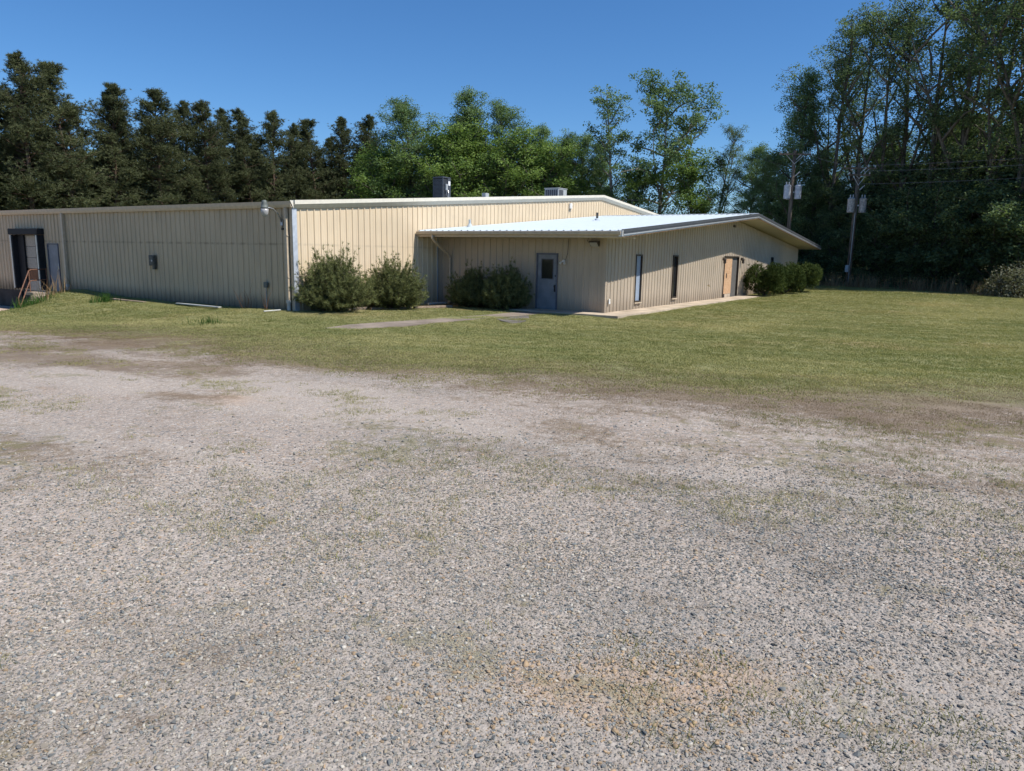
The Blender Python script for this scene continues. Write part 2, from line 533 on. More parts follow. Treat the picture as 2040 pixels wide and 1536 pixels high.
def ground_material():
    m = NT('yard_ground')
    p = m.pos()
    gdv = m.n('ShaderNodeAttribute', attribute_name='edge').outputs['Fac']
    dryv = m.n('ShaderNodeAttribute', attribute_name='dry').outputs['Fac']
    rustv = m.n('ShaderNodeAttribute', attribute_name='rust').outputs['Fac']
    bluev = m.n('ShaderNodeAttribute', attribute_name='blue').outputs['Fac']
    n_big = m.noise(0.33, 2, 0.6, m.scaled(p, (1.3, 0.6, 1)))
    n_mid = m.noise(1.6, 2, 0.6, m.scaled(p, (1.4, 0.7, 1)))
    n_fine = m.noise(9, 2, 0.65, p)
    n_grit = m.noise(70, 1, 0.6, p)
    # gravel: stones of two sizes, each its own colour, over pale fines
    cols = [(0.0, (0.105, 0.115, 0.122)), (0.13, (0.165, 0.165, 0.16)), (0.28, (0.255, 0.222, 0.19)), (0.5, (0.345, 0.293, 0.247)),
            (0.72, (0.415, 0.358, 0.308)), (0.88, (0.53, 0.48, 0.43)), (0.96, (0.41, 0.28, 0.175)), (1.0, (0.36, 0.22, 0.125))]
    def stones(scale):
        v = m.n('ShaderNodeTexVoronoi', i_Scale=scale)
        m.t.links.new(p, v.inputs['Vector'])
        s = m.n('ShaderNodeSeparateColor'); m.t.links.new(v.outputs['Color'], s.inputs[0])
        return m.ramp(s.outputs[0], cols), v.outputs['Distance'], s.outputs[1]
    c1, d1, k1 = stones(46)
    c2, d2, k2 = stones(105)
    grav = m.mix(m.rng(k1, 0.45, 0.55), c2, c1)
    fines = m.mix(m.rng(n_mid, 0.3, 0.7), (0.33, 0.275, 0.232), (0.425, 0.366, 0.320))
    grav = m.mix(m.rng(n_fine, 0.42, 0.62, 0.10, 0.5), grav, fines)
    grav = m.mix(m.math('MULTIPLY', m.rng(m.math('ADD', bluev, m.math('MULTIPLY', m.math('SUBTRACT', n_mid, 0.5), 0.9)), 0.25, 0.8), 0.6), grav, (0.24, 0.225, 0.205))
    grav = m.mix(m.math('MULTIPLY', m.rng(m.math('ADD', rustv, m.math('MULTIPLY', m.math('SUBTRACT', n_mid, 0.5), 1.1)), 0.35, 0.85), 0.5), grav, (0.46, 0.27, 0.14))
    band = m.noise(1.0, 2, 0.55, m.scaled(p, (0.85, 0.13, 1)))
    grav = m.mix(m.rng(band, 0.40, 0.62, 0.0, 0.22), grav, (0.50, 0.445, 0.385))
    grav = m.mix(m.rng(n_big, 0.52, 0.72, 0.0, 0.28), grav, (0.20, 0.20, 0.19))
    # dry weeds and thin dead grass in the gravel
    dn = m.math('ADD', m.math('MULTIPLY', m.math('SUBTRACT', n_big, 0.5), 1.3), m.math('ADD', m.math('MULTIPLY', m.math('SUBTRACT', n_mid, 0.5), 1.5), m.math('ADD', m.math('MULTIPLY', m.math('SUBTRACT', n_fine, 0.5), 1.7), m.math('MULTIPLY', m.math('SUBTRACT', n_grit, 0.5), 1.2))))
    df = m.rng(m.math('ADD', dryv, dn), 0.05, 0.85)
    drycol = m.mix(m.rng(m.noise(2.2, 2, 0.6, p), 0.35, 0.65), (0.175, 0.125, 0.085), (0.245, 0.185, 0.125))
    drycol = m.mix(m.rng(n_grit, 0.4, 0.62, 0, 0.65), drycol, (0.10, 0.078, 0.05))
    c = m.mix(m.math('MULTIPLY', df, 0.85), grav, drycol)
    # thin green weeds
    gw = m.rng(m.math('ADD', m.noise(0.9, 2, 0.65, m.scaled(p, (1.5, 0.8, 1))), m.math('MULTIPLY', m.math('SUBTRACT', n_fine, 0.5), 0.5)), 0.60, 0.74)
    c = m.mix(m.math('MULTIPLY', gw, 0.45), c, (0.17, 0.165, 0.07))
    # lawn
    lawn = m.mix(m.rng(m.noise(0.5, 2, 0.6, m.scaled(p, (1.6, 0.5, 1))), 0.32, 0.68), (0.190, 0.205, 0.085), (0.275, 0.255, 0.120))
    lawn = m.mix(m.rng(m.noise(14, 2, 0.7, p), 0.4, 0.68, 0, 0.45), lawn, (0.085, 0.095, 0.035))
    lawn = m.mix(m.math('MULTIPLY', m.rng(m.noise(0.22, 2, 0.6, p), 0.54, 0.70), 0.6), lawn, (0.32, 0.225, 0.125))
    lm = m.math('ADD', m.math('MULTIPLY', gdv, -1.0), m.math('ADD', m.math('MULTIPLY', m.math('SUBTRACT', n_big, 0.5), 2.6), m.math('MULTIPLY', m.math('SUBTRACT', n_fine, 0.5), 1.8)))
    lf = m.rng(lm, -1.9, 0.9)
    c = m.mix(lf, c, lawn)
    h = m.math('ADD', m.math('MULTIPLY', d1, -1.0), m.math('MULTIPLY', d2, -0.5))
    h = m.math('ADD', h, m.math('MULTIPLY', n_grit, 0.4))
    m.bsdf(c, 0.92, 0, 0.2, m.bump(h, 0.6, 0.014))
    return m.mat

gme = np_mesh('ground', np.stack([GX.ravel(), GY.ravel(), GZ.ravel()], 1), gfaces, 4, ground_material(), smooth=True)
def fattr(me, name, arr):
    a = me.attributes.new(name, 'FLOAT', 'POINT')
    a.data.foreach_set('value', np.ascontiguousarray(arr, dtype=np.float32).ravel())
fattr(gme, 'edge', gd)
belt_w = np.interp(GY, [-40, -22, -20.5, -19, -17, -14.6, -11.6, -6.7, 3, 12], [6.5, 5.6, 5.0, 3.8, 2.9, 2.1, 1.4, 2.0, 1.4, 1.0])
belt_w = belt_w * 1.25
dry = sstep(1.35, 0.1, gd / belt_w) * sstep(-2.4, -0.3, gd)
patch = sstep(.50, .74, vnoise(GX * .75 + 9, GY * .42, 21)) * sstep(12, 2, gd) * 0.85
fattr(gme, 'dry', np.clip(dry * 0.95 + patch, 0, 1))
def blob(x, y, rx, ry):
    return np.exp(-(((GX - x) / rx) ** 2 + ((GY - y) / ry) ** 2))
fattr(gme, 'rust', np.clip(np.exp(-((((GX + 14.78) * math.sin(yaw) - (GY + 19.15) * math.cos(yaw)) / .9) ** 2 + (((GX + 14.78) * math.cos(yaw) + (GY + 19.15) * math.sin(yaw)) / .4) ** 2)) * .75 + blob(-11.7, -12.6, .5, 1.3) * .55 + blob(-12.4, -10.5, 1.5, 1.6) * .35, 0, 1))
fattr(gme, 'blue', np.clip(sstep(5.5, 2.0, np.hypot(GX + 17.3, GY + 20.1)) * .75 + blob(-11.5, -19.5, 2.5, 2.2) * .5 + blob(-7.8, -10, .7, 3) * .35, 0, 1))
ground = mesh_obj('ground', gme)
tag(ground, kind='structure')
ground['label'] = 'gravel yard running into mown lawn around the metal building'

# ------------------------------------------------------------------ ribbed steel wall panels
def rib_profile(s0, s1, ribs, extra=()):
    pts = {}
    def put(s, d):
        if s0 - 1e-9 <= s <= s1 + 1e-9:
            pts[round(s, 4)] = max(d, pts.get(round(s, 4), 0))
    put(s0, 0.0); put(s1, 0.0)
    for r in ribs:
        for ds, d in ((-.034, 0), (-.016, .034), (.016, .034), (.034, 0), (.085, 0), (.096, .006), (.115, .006), (.126, 0), (.18, 0), (.191, .006), (.21, .006), (.221, 0)):
            put(r + ds, d)
    ks = sorted(pts)
    for e in extra:
        if s0 < e < s1 and round(e, 4) not in pts:
            pts[round(e, 4)] = float(np.interp(e, ks, [pts[k] for k in ks]))
    return sorted(pts.items())

PANEL_CACHE = {}
def wall_panels(parent, mat, origin, rz, length, rib0, pitch_, z0, ztop, openings=(), name='panel'):
    """a run of three-rib sheets; s runs along the wall from origin, y_local points outwards; sheets lap under each other by a few mm"""
    w = pitch_ * 3
    start = rib0 - pitch_ * 0.5
    while start > 0:
        start -= w
    k = 0
    base = root_loc(parent)
    ang = rz
    dx, dy = math.cos(ang), math.sin(ang)
    while start < length - 0.01:
        s0 = max(start, 0.0); s1 = min(start + w, length)
        ribs = [start + pitch_ * (0.5 + j) for j in range(3)]
        ops = [o for o in openings if o[1] > s0 and o[0] < s1]
        flat = abs(ztop(s0) - ztop(s1)) < 1e-6 and not ops
        key = (parent.name, round(s1 - s0, 3), round(ztop(s0), 3), z0) if flat and s1 - s0 > w - 1e-3 else None
        me = PANEL_CACHE.get(key) if key else None
        if me is None:
            prof = rib_profile(s0, s1, ribs, [e for o in ops for e in (o[0], o[1])])
            ss = [a for a, b in prof]
            v = []; f = []
            for (a, da), (b, db) in zip(prof[:-1], prof[1:]):
                mid = (a + b) / 2
                cuts = sorted([(o[2], o[3]) for o in ops if o[0] < mid < o[1]])
                lo = z0; spans = []
                for c0, c1 in cuts:
                    if c0 > lo + 1e-4: spans.append((lo, c0))
                    lo = max(lo, c1)
                spans.append((lo, None))
                for zl, zh in spans:
                    ha = ztop(a) if zh is None else zh
                    hb = ztop(b) if zh is None else zh
                    i = len(v)
                    v += [(a - s0, da, zl), (b - s0, db, zl), (b - s0, db, hb), (a - s0, da, ha)]
                    f.append((i + 3, i + 2, i + 1, i))
            me = bpy.data.meshes.new(name)
            me.from_pydata(v, [], f)
            me.materials.append(mat)
            bm = bmesh.new(); bm.from_mesh(me)
            bmesh.ops.remove_doubles(bm, verts=bm.verts, dist=1e-4)
            bm.to_mesh(me); bm.free()
            if key: PANEL_CACHE[key] = me
        o = bpy.data.objects.new(name, me)
        COL.objects.link(o)
        o.parent = parent
        lap = 0.003 * (k % 2)
        o.location = Vector((origin[0] + dx * s0 - dy * lap, origin[1] + dy * s0 + dx * lap, 0)) - base
        o.rotation_euler = (0, 0, rz)
        start += w
        k += 1

XA, YA = 7.749, -7.869           # near corner of the annex walls
XB = 38.45                       # far end of the annex
XM = 46.0                        # far end of the main hall
YM = 30.0                        # depth of the main hall in view
RIDGE = 23.0
EAVE, PEAK = 3.74, 5.56
slope = (PEAK - EAVE) / RIDGE
def main_roof(x):
    return PEAK - abs(x - RIDGE) * slope

# =============================================================== main hall
hall = empty('warehouse_building', (0, 0, 0), 'long low tan metal warehouse with cream gable end and loading dock door', 'building')
w_long = MB().box((0.06, 0.02, -.05), (0.10, YM, 3.6)).build('wall', M['liner'], hall)
D_DOOR = (15.52, 16.49)          # man door beside the dock
D_DOCK = (17.0, 19.2)
wall_panels(w_long, M['tan'], (0, 0), R(90), YM, 0.535, 0.30397, -0.02, lambda s: 3.56,
            [(D_DOOR[0], D_DOOR[1], -.05, 2.23), (D_DOCK[0], D_DOCK[1], -.05, 2.60)])
w_gab = MB()
w_gab.prism([(0.10, 0.06, -.05), (XM, 0.06, -.05), (XM, 0.06, EAVE - .2), (RIDGE, 0.06, PEAK - .25), (0.10, 0.06, EAVE - .2)], (0, 0, 0), (0, .04, 0))
w_gab = w_gab.build('wall', M['liner'], hall)
wall_panels(w_gab, M['sunny'], (XM, 0), R(180), XM, (XM - 0.334) % 0.30556, 0.30556, -0.02, lambda s: main_roof(XM - s) - 0.12)
# roof
rf = MB()
for a, b in ((-.16, RIDGE), (RIDGE, XM + .16)):
    za, zb = main_roof(a), main_roof(b)
    rf.poly([(a, -.10, za), (b, -.10, zb), (b, YM, zb), (a, YM, za), (a, -.10, za - .05), (b, -.10, zb - .05), (b, YM, zb - .05), (a, YM, za - .05)],
            [(0, 1, 2, 3), (7, 6, 5, 4), (0, 4, 5, 1), (1, 5, 6, 2), (2, 6, 7, 3), (3, 7, 4, 0)])
rf.build('roof', M['roof_grey'], hall)
# rake trim on the gable: upper face upright, lower face tucked in
def rake(x0, x1):
    z0, z1 = main_roof(x0), main_roof(x1)
    prof = [(-.17, .035), (-.17, -.10), (-.045, -.245), (-.02, -.245), (-.02, .035)]
    b = MB()
    n = len(prof)
    pts = [(x0, y, z0 + z) for y, z in prof] + [(x1, y, z1 + z) for y, z in prof]
    b.poly(pts, [tuple(range(n)), tuple(range(2 * n - 1, n - 1, -1))] + [(i, n + i, n + (i + 1) % n, (i + 1) % n) for i in range(n)])
    return b
cuts = [-.02, 6.0, 12.1, 18.2, RIDGE]
for a, b in zip(cuts[:-1], cuts[1:]):
    rake(a + .004, b - .004).build('rake_trim', M['trim_light'], hall)
rake(RIDGE + .004, 31).build('rake_trim', M['trim_light'], hall)
rake(31.008, XM).build('rake_trim', M['trim_light'], hall)
# gutter along the long wall, in lengths
for a, b in ((-.10, 5.2), (5.21, 11.3), (11.31, 17.4), (17.41, 23.5), (23.51, YM)):
    g = MB()
    prof = [(-.045, 3.53), (-.12, 3.53), (-.16, 3.62), (-.18, 3.735), (-.165, 3.735), (-.12, 3.58), (-.045, 3.58), (-.045, 3.70), (-.036, 3.70), (-.036, 3.53)]
    n = len(prof)
    pts = [(x, a, z) for x, z in prof] + [(x, b, z) for x, z in prof]
    g.poly(pts, [tuple(range(n)), tuple(range(2 * n - 1, n - 1, -1))] + [(i, n + i, n + (i + 1) % n, (i + 1) % n) for i in range(n)])
    g.build('gutter', M['trim_tan'], hall)
MB().prism([(-.19, -.115, 3.76), (-.045, -.115, 3.76), (-.045, -.115, 3.50)], (0, 0, 0), (0, -.012, 0)).build('gutter_end', M['trim_light'], hall)
# corner flashing
MB().box((-.045, -.048, -.05), (.15, -.036, 3.52)).build('corner_trim', M['trim_galv'], hall)
MB().box((-.045, -.034, -.05), (-.036, .10, 3.52)).build('corner_trim', M['trim_tan'], hall)
# downspouts with plastic boots
def downspout(y, ztop, w=.11):
    d = MB().box((-.15, y - w / 2, .42), (-.05, y + w / 2, ztop)).build('downspout', M['trim_tan'], hall)
    MB().lathe((-.10, y, 0), [(.060, -.1), (.060, .34), (.085, .345), (.085, .44), (.07, .445)], 12).build('boot', M['pvc'], d)
    for z in (1.2, 2.6):
        MB().box((-.154, y - w / 2 - .02, z), (-.045, y + w / 2 + .02, z + .03)).build('strap', M['trim_tan'], d)
    return d
downspout(0.20, 3.52, .10)
downspout(14.83, 3.54, .12)
# man door
def door_long(parent, y0, y1, z0, z1):
    f = MB()
    f.box((-.055, y0, z0), (.06, y0 + .05, z1)); f.box((-.055, y1 - .05, z0), (.06, y1, z1)); f.box((-.055, y0 + .05, z1 - .05), (.06, y1 - .05, z1))
    f = f.build('door_frame', M['frame_blue'], parent)
    d = MB().box((-.012, y0 + .053, z0 + .012), (.03, y1 - .053, z1 - .053)).build('door', M['door_blue'], parent, bevel=.004)
    return f, d
f, d = door_long(hall, D_DOOR[0], D_DOOR[1], 0.06, 2.23)
MB().box((-.016, 15.64, 1.02), (-.012, 15.72, 1.16)).build('kick_patch', M['brass'], d)
MB().tube([(-.012, 15.66, 1.05), (-.07, 15.66, 1.05)], .028, 10).build('handle', M['steel'], d)
MB().tube([(-.012, 15.68, 1.20), (-.03, 15.68, 1.20)], .03, 10).build('lock', M['brass'], d)
MB().box((-.05, 15.585, 1.10), (-.014, 15.605, 1.34)).build('latch_guard', M['fascia_silver'], d)
for z in (.35, 1.15, 1.95):
    MB().box((-.02, 16.425, z), (-.008, 16.44, z + .11)).build('hinge', M['steel'], d)
# dock door with its black shelter
dd = MB()
dd.box((.03, D_DOCK[0] + .02, .0), (.06, D_DOCK[1] - .02, .02))
dd = dd.build('dock_door', M['dock_white'], hall)
z = .02
for k in range(5):
    MB().box((.035, D_DOCK[0] + .03, z + .006), (.075, D_DOCK[1] - .03, z + .5)).build('door_section', M['dock_brown'] if k == 1 else M['dock_white'], dd, bevel=.006)
    if k > 1:
        for q in range(4):
            MB().box((.026, D_DOCK[0] + .05, z + .06 + q * .12), (.034, D_DOCK[1] - .05, z + .09 + q * .12)).build('door_rib', M['dock_white'], dd)
    z += .515
sh = MB().box((-.30, 19.20, .10), (.0, 19.46, 2.60)).build('dock_shelter', M['black_rubber'], hall, bevel=.03)
MB().box((-.30, 16.76, .10), (.0, 17.02, 2.60)).build('side_pad', M['black_rubber'], sh, bevel=.03)
MB().box((-.33, 16.72, 2.61), (.0, 19.50, 2.89)).build('head_pad', M['black_rubber'], sh, bevel=.03)
MB().box((-.06, 18.62, .10), (.0, 19.19, 2.60)).build('curtain', M['black_rubber'], sh)
MB().box((-.325, 19.28, .12), (-.298, 19.36, 2.59)).build('edge_strip', M['trim_light'], sh)
MB().box((-.325, 16.82, .12), (-.298, 16.90, 2.59)).build('edge_strip', M['trim_light'], sh)
# foundation below the dock
MB().box((-.03, 16.7, -1.1), (.055, YM, -.03)).build('foundation', M['concrete_dark'], hall)
for y in (17.0, 19.2):
    MB().box((-.16, y - .12, -.42), (-.032, y + .12, -.06)).build('dock_bumper', M['black_rubber'], hall, bevel=.02)

# =============================================================== annex
annex = empty('office_annex', (XA, YA, 0), 'tan ribbed metal office annex with white low gable roof and deep overhang', 'building')
EX, EZ = 6.42, 2.985             # eave edge of the roof
AS = (4.39 - EZ) / (23.1 - EX)
AR = 23.1
OV = -9.12                       # gable end of the roof
def annex_roof(x):
    return 4.39 - abs(x - AR) * AS
w_door = MB().box((XA + .06, YA + .1, -.02), (XA + .10, -.08, 2.9)).build('wall', M['liner'], annex)
A_DOOR = (-5.87, -4.92)
wall_panels(w_door, M['annex_tan'], (XA, YA), R(90), -YA - .04, .305, .3049, 0.0, lambda s: 2.86, [(A_DOOR[0] - YA, A_DOOR[1] - YA, -.05, 2.19)])
wg = MB().prism([(XA + .1, YA + .06, -.02), (XB, YA + .06, -.02), (XB, YA + .06, 2.75), (AR, YA + .06, 4.0), (XA + .1, YA + .06, 2.75)], (0, 0, 0), (0, .04, 0))
wg = wg.build('wall', M['liner'], annex)
WINS = [(10.42, 11.05, .30, 2.20), (14.47, 15.04, .30, 2.20), (31.1, 31.75, .30, 2.20)]
ENTRY = (21.8, 24.36, -.05, 2.21)
L = XB - XA
wall_panels(wg, M['annex_tan'], (XB, YA), R(180), L, (XB - 7.93) % .3048, .3048, 0.0, lambda s: annex_roof(XB - s) - .25,
            [(XB - b, XB - a, c, d) for a, b, c, d in WINS + [ENTRY]])
wr = MB().box((XB - .1, YA + .1, 0), (XB - .002, 0, 2.85)).build('wall', M['annex_tan'], annex)
# corner trims
MB().box((XA - .043, YA - .052, .0), (XA + .075, YA - .040, 2.82)).build('corner_trim', M['annex_tan'], annex)
MB().box((XA - .052, YA - .036, .0), (XA - .040, YA + .07, 2.82)).build('corner_trim', M['annex_tan'], annex)
MB().box((XA - .09, -.055, .0), (XA - .045, -.040, 2.80)).build('corner_trim', M['trim_galv'], annex)
# roof sheets, each slope in three-foot widths with ribs running up the slope
def roof_sheet(y0, y1, xa, xb):
    ribs = [y0 + .1524 + .3048 * k for k in range(3)]
    prof = [(y0, 0)]
    for r in ribs:
        prof += [(r - .04, 0), (r - .018, .034), (r + .018, .034), (r + .04, 0)]
    prof = [q for q in prof if q[0] <= y1 + 1e-6] + [(y1, 0)]
    b = MB()
    za, zb = annex_roof(xa), annex_roof(xb)
    n = len(prof)
    b.poly([(xa, y, za + d) for y, d in prof] + [(xb, y, zb + d) for y, d in prof] + [(xa, y, za - .012) for y, d in prof] + [(xb, y, zb - .012) for y, d in prof],
           [(i, i + 1, n + i + 1, n + i) for i in range(n - 1)] + [(2 * n + i + 1, 2 * n + i, 3 * n + i, 3 * n + i + 1) for i in range(n - 1)]
           + [(2 * n + i, 2 * n + i + 1, i + 1, i) for i in range(n - 1)])
    return b
rcore = MB()
for a, b in ((EX + .03, AR), (AR, 2 * AR - EX - .03)):
    za, zb = annex_roof(a), annex_roof(b)
    rcore.poly([(a, OV + .05, za - .02), (b, OV + .05, zb - .02), (b, -.05, zb - .02), (a, -.05, za - .02),
                (a, OV + .05, za - .20), (b, OV + .05, zb - .20), (b, -.05, zb - .20), (a, -.05, za - .20)],
               [(0, 1, 2, 3), (7, 6, 5, 4), (0, 4, 5, 1), (1, 5, 6, 2), (2, 6, 7, 3), (3, 7, 4, 0)])
roof = rcore.build('roof', M['soffit'], annex)
y = OV + .0
k = 0
while y < -.06:
    y1 = min(y + .9144, -.045)
    for a, b in ((EX - .03, AR), (AR, 2 * AR - EX + .03)):
        o = roof_sheet(y, y1, a, b).build('roof_panel', M['roof_white'], roof)
        o.location.z += .002 * (k % 2)
    y += .9144; k += 1
MB().prism([(AR - .22, OV + .0, annex_roof(AR - .22) + .04), (AR, OV, annex_roof(AR) + .055), (AR + .22, OV, annex_roof(AR + .22) + .04), (AR, OV, annex_roof(AR) + .036)], (0, 0, 0), (0, -OV - .05, 0)).build('ridge_cap', M['roof_white'], roof)
# soffit boards under the overhangs (sloped with the roof)
def slab(x0, x1, y0, y1, top, bot):
    b = MB()
    za, zb = annex_roof(x0), annex_roof(x1)
    b.poly([(x0, y0, za + top), (x1, y0, zb + top), (x1, y1, zb + top), (x0, y1, za + top), (x0, y0, za + bot), (x1, y0, zb + bot), (x1, y1, zb + bot), (x0, y1, za + bot)],
           [(0, 1, 2, 3), (7, 6, 5, 4), (0, 4, 5, 1), (1, 5, 6, 2), (2, 6, 7, 3), (3, 7, 4, 0)])
    return b
# gable fascia: charcoal face, silver drip, old board below
for a, b in ((EX, AR), (AR, 2 * AR - EX)):
    f = slab(a, b, OV - .03, OV + .045, .045, -.155).build('fascia', M['fascia_dark'], annex)
    slab(a, b, OV - .045, OV - .031, -.12, -.155).build('drip_edge', M['fascia_silver'], f)
    slab(a, b, OV - .042, OV - .031, -.045, -.06).build('fascia_lip', M['fascia_dark'], f)
    slab(a, b, OV - .02, OV + .04, -.158, -.195).build('drip_edge', M['fascia_silver'], f)
    slab(a + .05, b - .05, OV - .005, OV + .045, -.198, -.225).build('trim_board', M['wood_trim'], f)
MB().box((EX - .10, OV - .05, EZ - .20), (EX - .06, OV + .10, EZ + .01)).build('end_cap', M['white_paint'], annex)
# eave gutter on the door side
g = MB()
prof = [(EX - .03, 2.965), (EX - .15, 2.955), (EX - .135, 2.86), (EX - .10, 2.835), (EX - .03, 2.835)]
n = len(prof)
g.poly([(x, OV + .02, z) for x, z in prof] + [(x, -.06, z) for x, z in prof], [tuple(range(n - 1, -1, -1)), tuple(range(n, 2 * n))] + [((i + 1) % n, i, n + i, n + (i + 1) % n)[::-1] for i in range(n)])
g = g.build('gutter', M['trim_tan'], annex)
MB().box((EX - .028, OV + .05, 2.755), (EX + .03, -.05, 2.832)).build('eave_fascia', M['trim_tan'], annex)
MB().box((EX + .03, OV + .06, 2.755), (XA - .06, -.05, 2.768)).build('soffit', M['soffit'], annex)
# bent downspout back to the wall
ds = MB()
ds.tube([(EX - .09, -.86, 2.84), (EX - .09, -.86, 2.70), (EX + .1, -.84, 2.55), (XA - .26, -.73, 2.08), (XA - .10, -.72, 1.92), (XA - .09, -.72, 1.70), (XA - .09, -.72, .12), (XA - .25, -.74, .05)], .055, 8)
ds.build('downspout', M['trim_tan'], annex)
# blue steel door with a light
fr = MB()
y0, y1 = A_DOOR
fr.box((XA - .05, y0 - .0, .0), (XA + .06, y0 + .055, 2.19)); fr.box((XA - .05, y1 - .055, .0), (XA + .06, y1, 2.19)); fr.box((XA - .05, y0 + .055, 2.135), (XA + .06, y1 - .055, 2.19))
fr.build('door_frame', M['frame_blue'], annex)
d = MB()
yl, yr = y0 + .058, y1 - .058
wy0, wy1, wz0, wz1 = -5.655, -5.155, 1.22, 1.95
d.box((XA - .01, yl, .05), (XA + .03, yr, wz0)); d.box((XA - .01, yl, wz1), (XA + .03, yr, 2.13))
d.box((XA - .01, yl, wz0), (XA + .03, wy0, wz1)); d.box((XA - .01, wy1, wz0), (XA + .03, yr, wz1))
d = d.build('door', M['door_blue'], annex)
MB().box((XA + .004, wy0, wz0), (XA + .012, wy1, wz1)).build('pane', M['glass_dark'], d)
b = MB()
for lo, hi in (((wy0 - .03, wz0 - .03), (wy0, wz1 + .03)), ((wy1, wz0 - .03), (wy1 + .03, wz1 + .03)), ((wy0, wz0 - .03), (wy1, wz0)), ((wy0, wz1), (wy1, wz1 + .03))):
    b.box((XA - .022, lo[0], lo[1]), (XA - .012, hi[0], hi[1]))
b.build('light_frame', M['frame_blue'], d)
MB().tube([(XA - .012, -5.76, .93), (XA - .05, -5.76, .93), (XA - .075, -5.74, .93)], .026, 10).build('handle', M['blackmetal'], d)
MB().box((XA - .02, -5.79, .72), (XA - .012, -5.72, .99)).build('handle_plate', M['blackmetal'], d)
MB().tube([(XA - .012, -5.78, 1.33), (XA - .035, -5.78, 1.33)], .032, 10).build('lock', M['blackmetal'], d)
MB().box((XA - .06, y0, -.0), (XA + .02, y1, .045)).build('threshold', M['steel'], annex)
# slit windows
for i, (a, b, c, e) in enumerate(WINS):
    w = MB()
    w.box((a, YA - .05, c), (a + .055, YA + .07, e)); w.box((b - .055, YA - .05, c), (b, YA + .07, e))
    w.box((a + .055, YA - .05, e - .06), (b - .055, YA + .07, e)); w.box((a + .055, YA - .05, c), (b - .055, YA + .07, c + .06))
    w = w.build('window', M['bronze'], annex)
    MB().box((a + .055, YA + .02, c + .06), (b - .055, YA + .03, e - .06)).build('pane', M['glass_film'] if i == 0 else M['glass_dark'], w)
    MB().box((a - .03, YA - .085, c - .045), (b + .03, YA - .03, c - .002)).build('sill', M['trim_tan'], w)
# boarded entry
en = MB()
a, b = ENTRY[0], ENTRY[1]
en.box((a, YA - .045, 0), (a + .05, YA + .5, 2.21)); en.box((b - .05, YA - .045, 0), (b, YA + .5, 2.21)); en.box((a + .05, YA - .045, 2.15), (b - .05, YA + .5, 2.21))
en = en.build('entry_frame', M['bronze'], annex)
MB().box((a + .05, YA + .02, .22), (a + 1.50, YA + .045, 2.13)).build('board', M['osb'], annex)
MB().box((a + .55, YA + .012, 1.05), (a + .68, YA + .019, 1.30)).build('board_slot', M['blackmetal'], en)
MB().box((a + .05, YA + .03, .02), (a + .50, YA + .06, .21)).build('kick_panel', M['blackmetal'], en)
MB().box((a + .51, YA + .03, .02), (a + 1.50, YA + .06, .21)).build('kick_panel', M['concrete'], en)
ed = MB().box((a + 1.51, YA + .36, .02), (b - .06, YA + .41, 2.14)).build('entry_door', M['bronze'], annex)
MB().box((a + 1.62, YA + .345, .95), (b - .15, YA + .358, 2.05)).build('pane', M['glass_dark'], ed)
MB().box((a + 1.62, YA + .345, .12), (b - .15, YA + .358, .62)).build('lower_panel', M['steel'], ed)
MB().box((a + 1.56, YA + .27, .72), (b - .12, YA + .32, .80)).build('push_bar', M['fascia_silver'], ed)

# =============================================================== slabs, path, steps
walk = MB()
walk.box((6.72, -8.93, -.10), (25.3, YA - .012, .035)); walk.box((6.72, YA - .012, -.10), (XA + .05, -4.3, .035))
# slight taper of the walk towards its far end is covered by turf
o = walk.build('walkway', M['concrete']); tag(o, 'pale concrete walk round the annex under its overhang', kind='structure')

def ribbon(name, pts_l, pts_r, mat, lift, label):
    b = MB(); n = len(pts_l)
    v = []
    for (x, y), (x2, y2) in zip(pts_l, pts_r):
        v.append((x, y, tz(x, y) + lift)); v.append((x2, y2, tz(x2, y2) + lift))
    v2 = [(a, b_, c - .12) for a, b_, c in v]
    f = [(2 * i, 2 * i + 1, 2 * i + 3, 2 * i + 2) for i in range(n - 1)]
    f = [q[::-1] for q in f]
    m0 = len(v)
    f += [(2 * i, 2 * i + 2, m0 + 2 * i + 2, m0 + 2 * i) for i in range(n - 1)] + [(2 * i + 1, m0 + 2 * i + 1, m0 + 2 * i + 3, 2 * i + 3) for i in range(n - 1)]
    f += [(0, m0, m0 + 1, 1), (2 * n - 2, 2 * n - 1, m0 + 2 * n - 1, m0 + 2 * n - 2)]
    b.poly(v + v2, f)
    o = b.build(name, mat)
    return tag(o, label, kind='structure')

ribbon('path', [(-3.3, -5.0), (-2.1, -4.6), (-.5, -4.75), (1.2, -5.0), (3.3, -5.07), (5.0, -5.1), (6.71, -4.95)],
       [(-3.6, -6.0), (-2.2, -6.0), (-.4, -6.05), (1.3, -6.0), (3.3, -5.96), (5.2, -6.1), (6.71, -6.1)], M['asphalt'], .012, 'worn narrow path from the lawn to the blue annex door')
ribbon('pavement', [(3.25, -6.02), (2.4, -6.9), (1.7, -7.75)], [(5.3, -6.12), (3.9, -7.0), (2.7, -7.6)], concrete('dark_patch_asphalt', (0.15, 0.135, 0.12),   .3), .010, 'short dark asphalt spur branching off the worn path')
apron = MB()
apron.poly([(-5.6, 16.9, -.84), (-.05, 16.9, -.86), (-.05, 28, -.86), (-5.6, 28, -.86), (-5.6, 16.9, -1.1), (-.05, 16.9, -1.1), (-.05, 28, -1.1), (-5.6, 28, -1.1)],
           [(0, 1, 2, 3), (7, 6, 5, 4), (0, 4, 5, 1), (1, 5, 6, 2), (2, 6, 7, 3), (3, 7, 4, 0)])
tag(apron.build('dock_pavement', concrete('pink_apron_concrete', (0.47, 0.36, 0.28))), 'pale concrete apron below the loading dock', kind='structure')

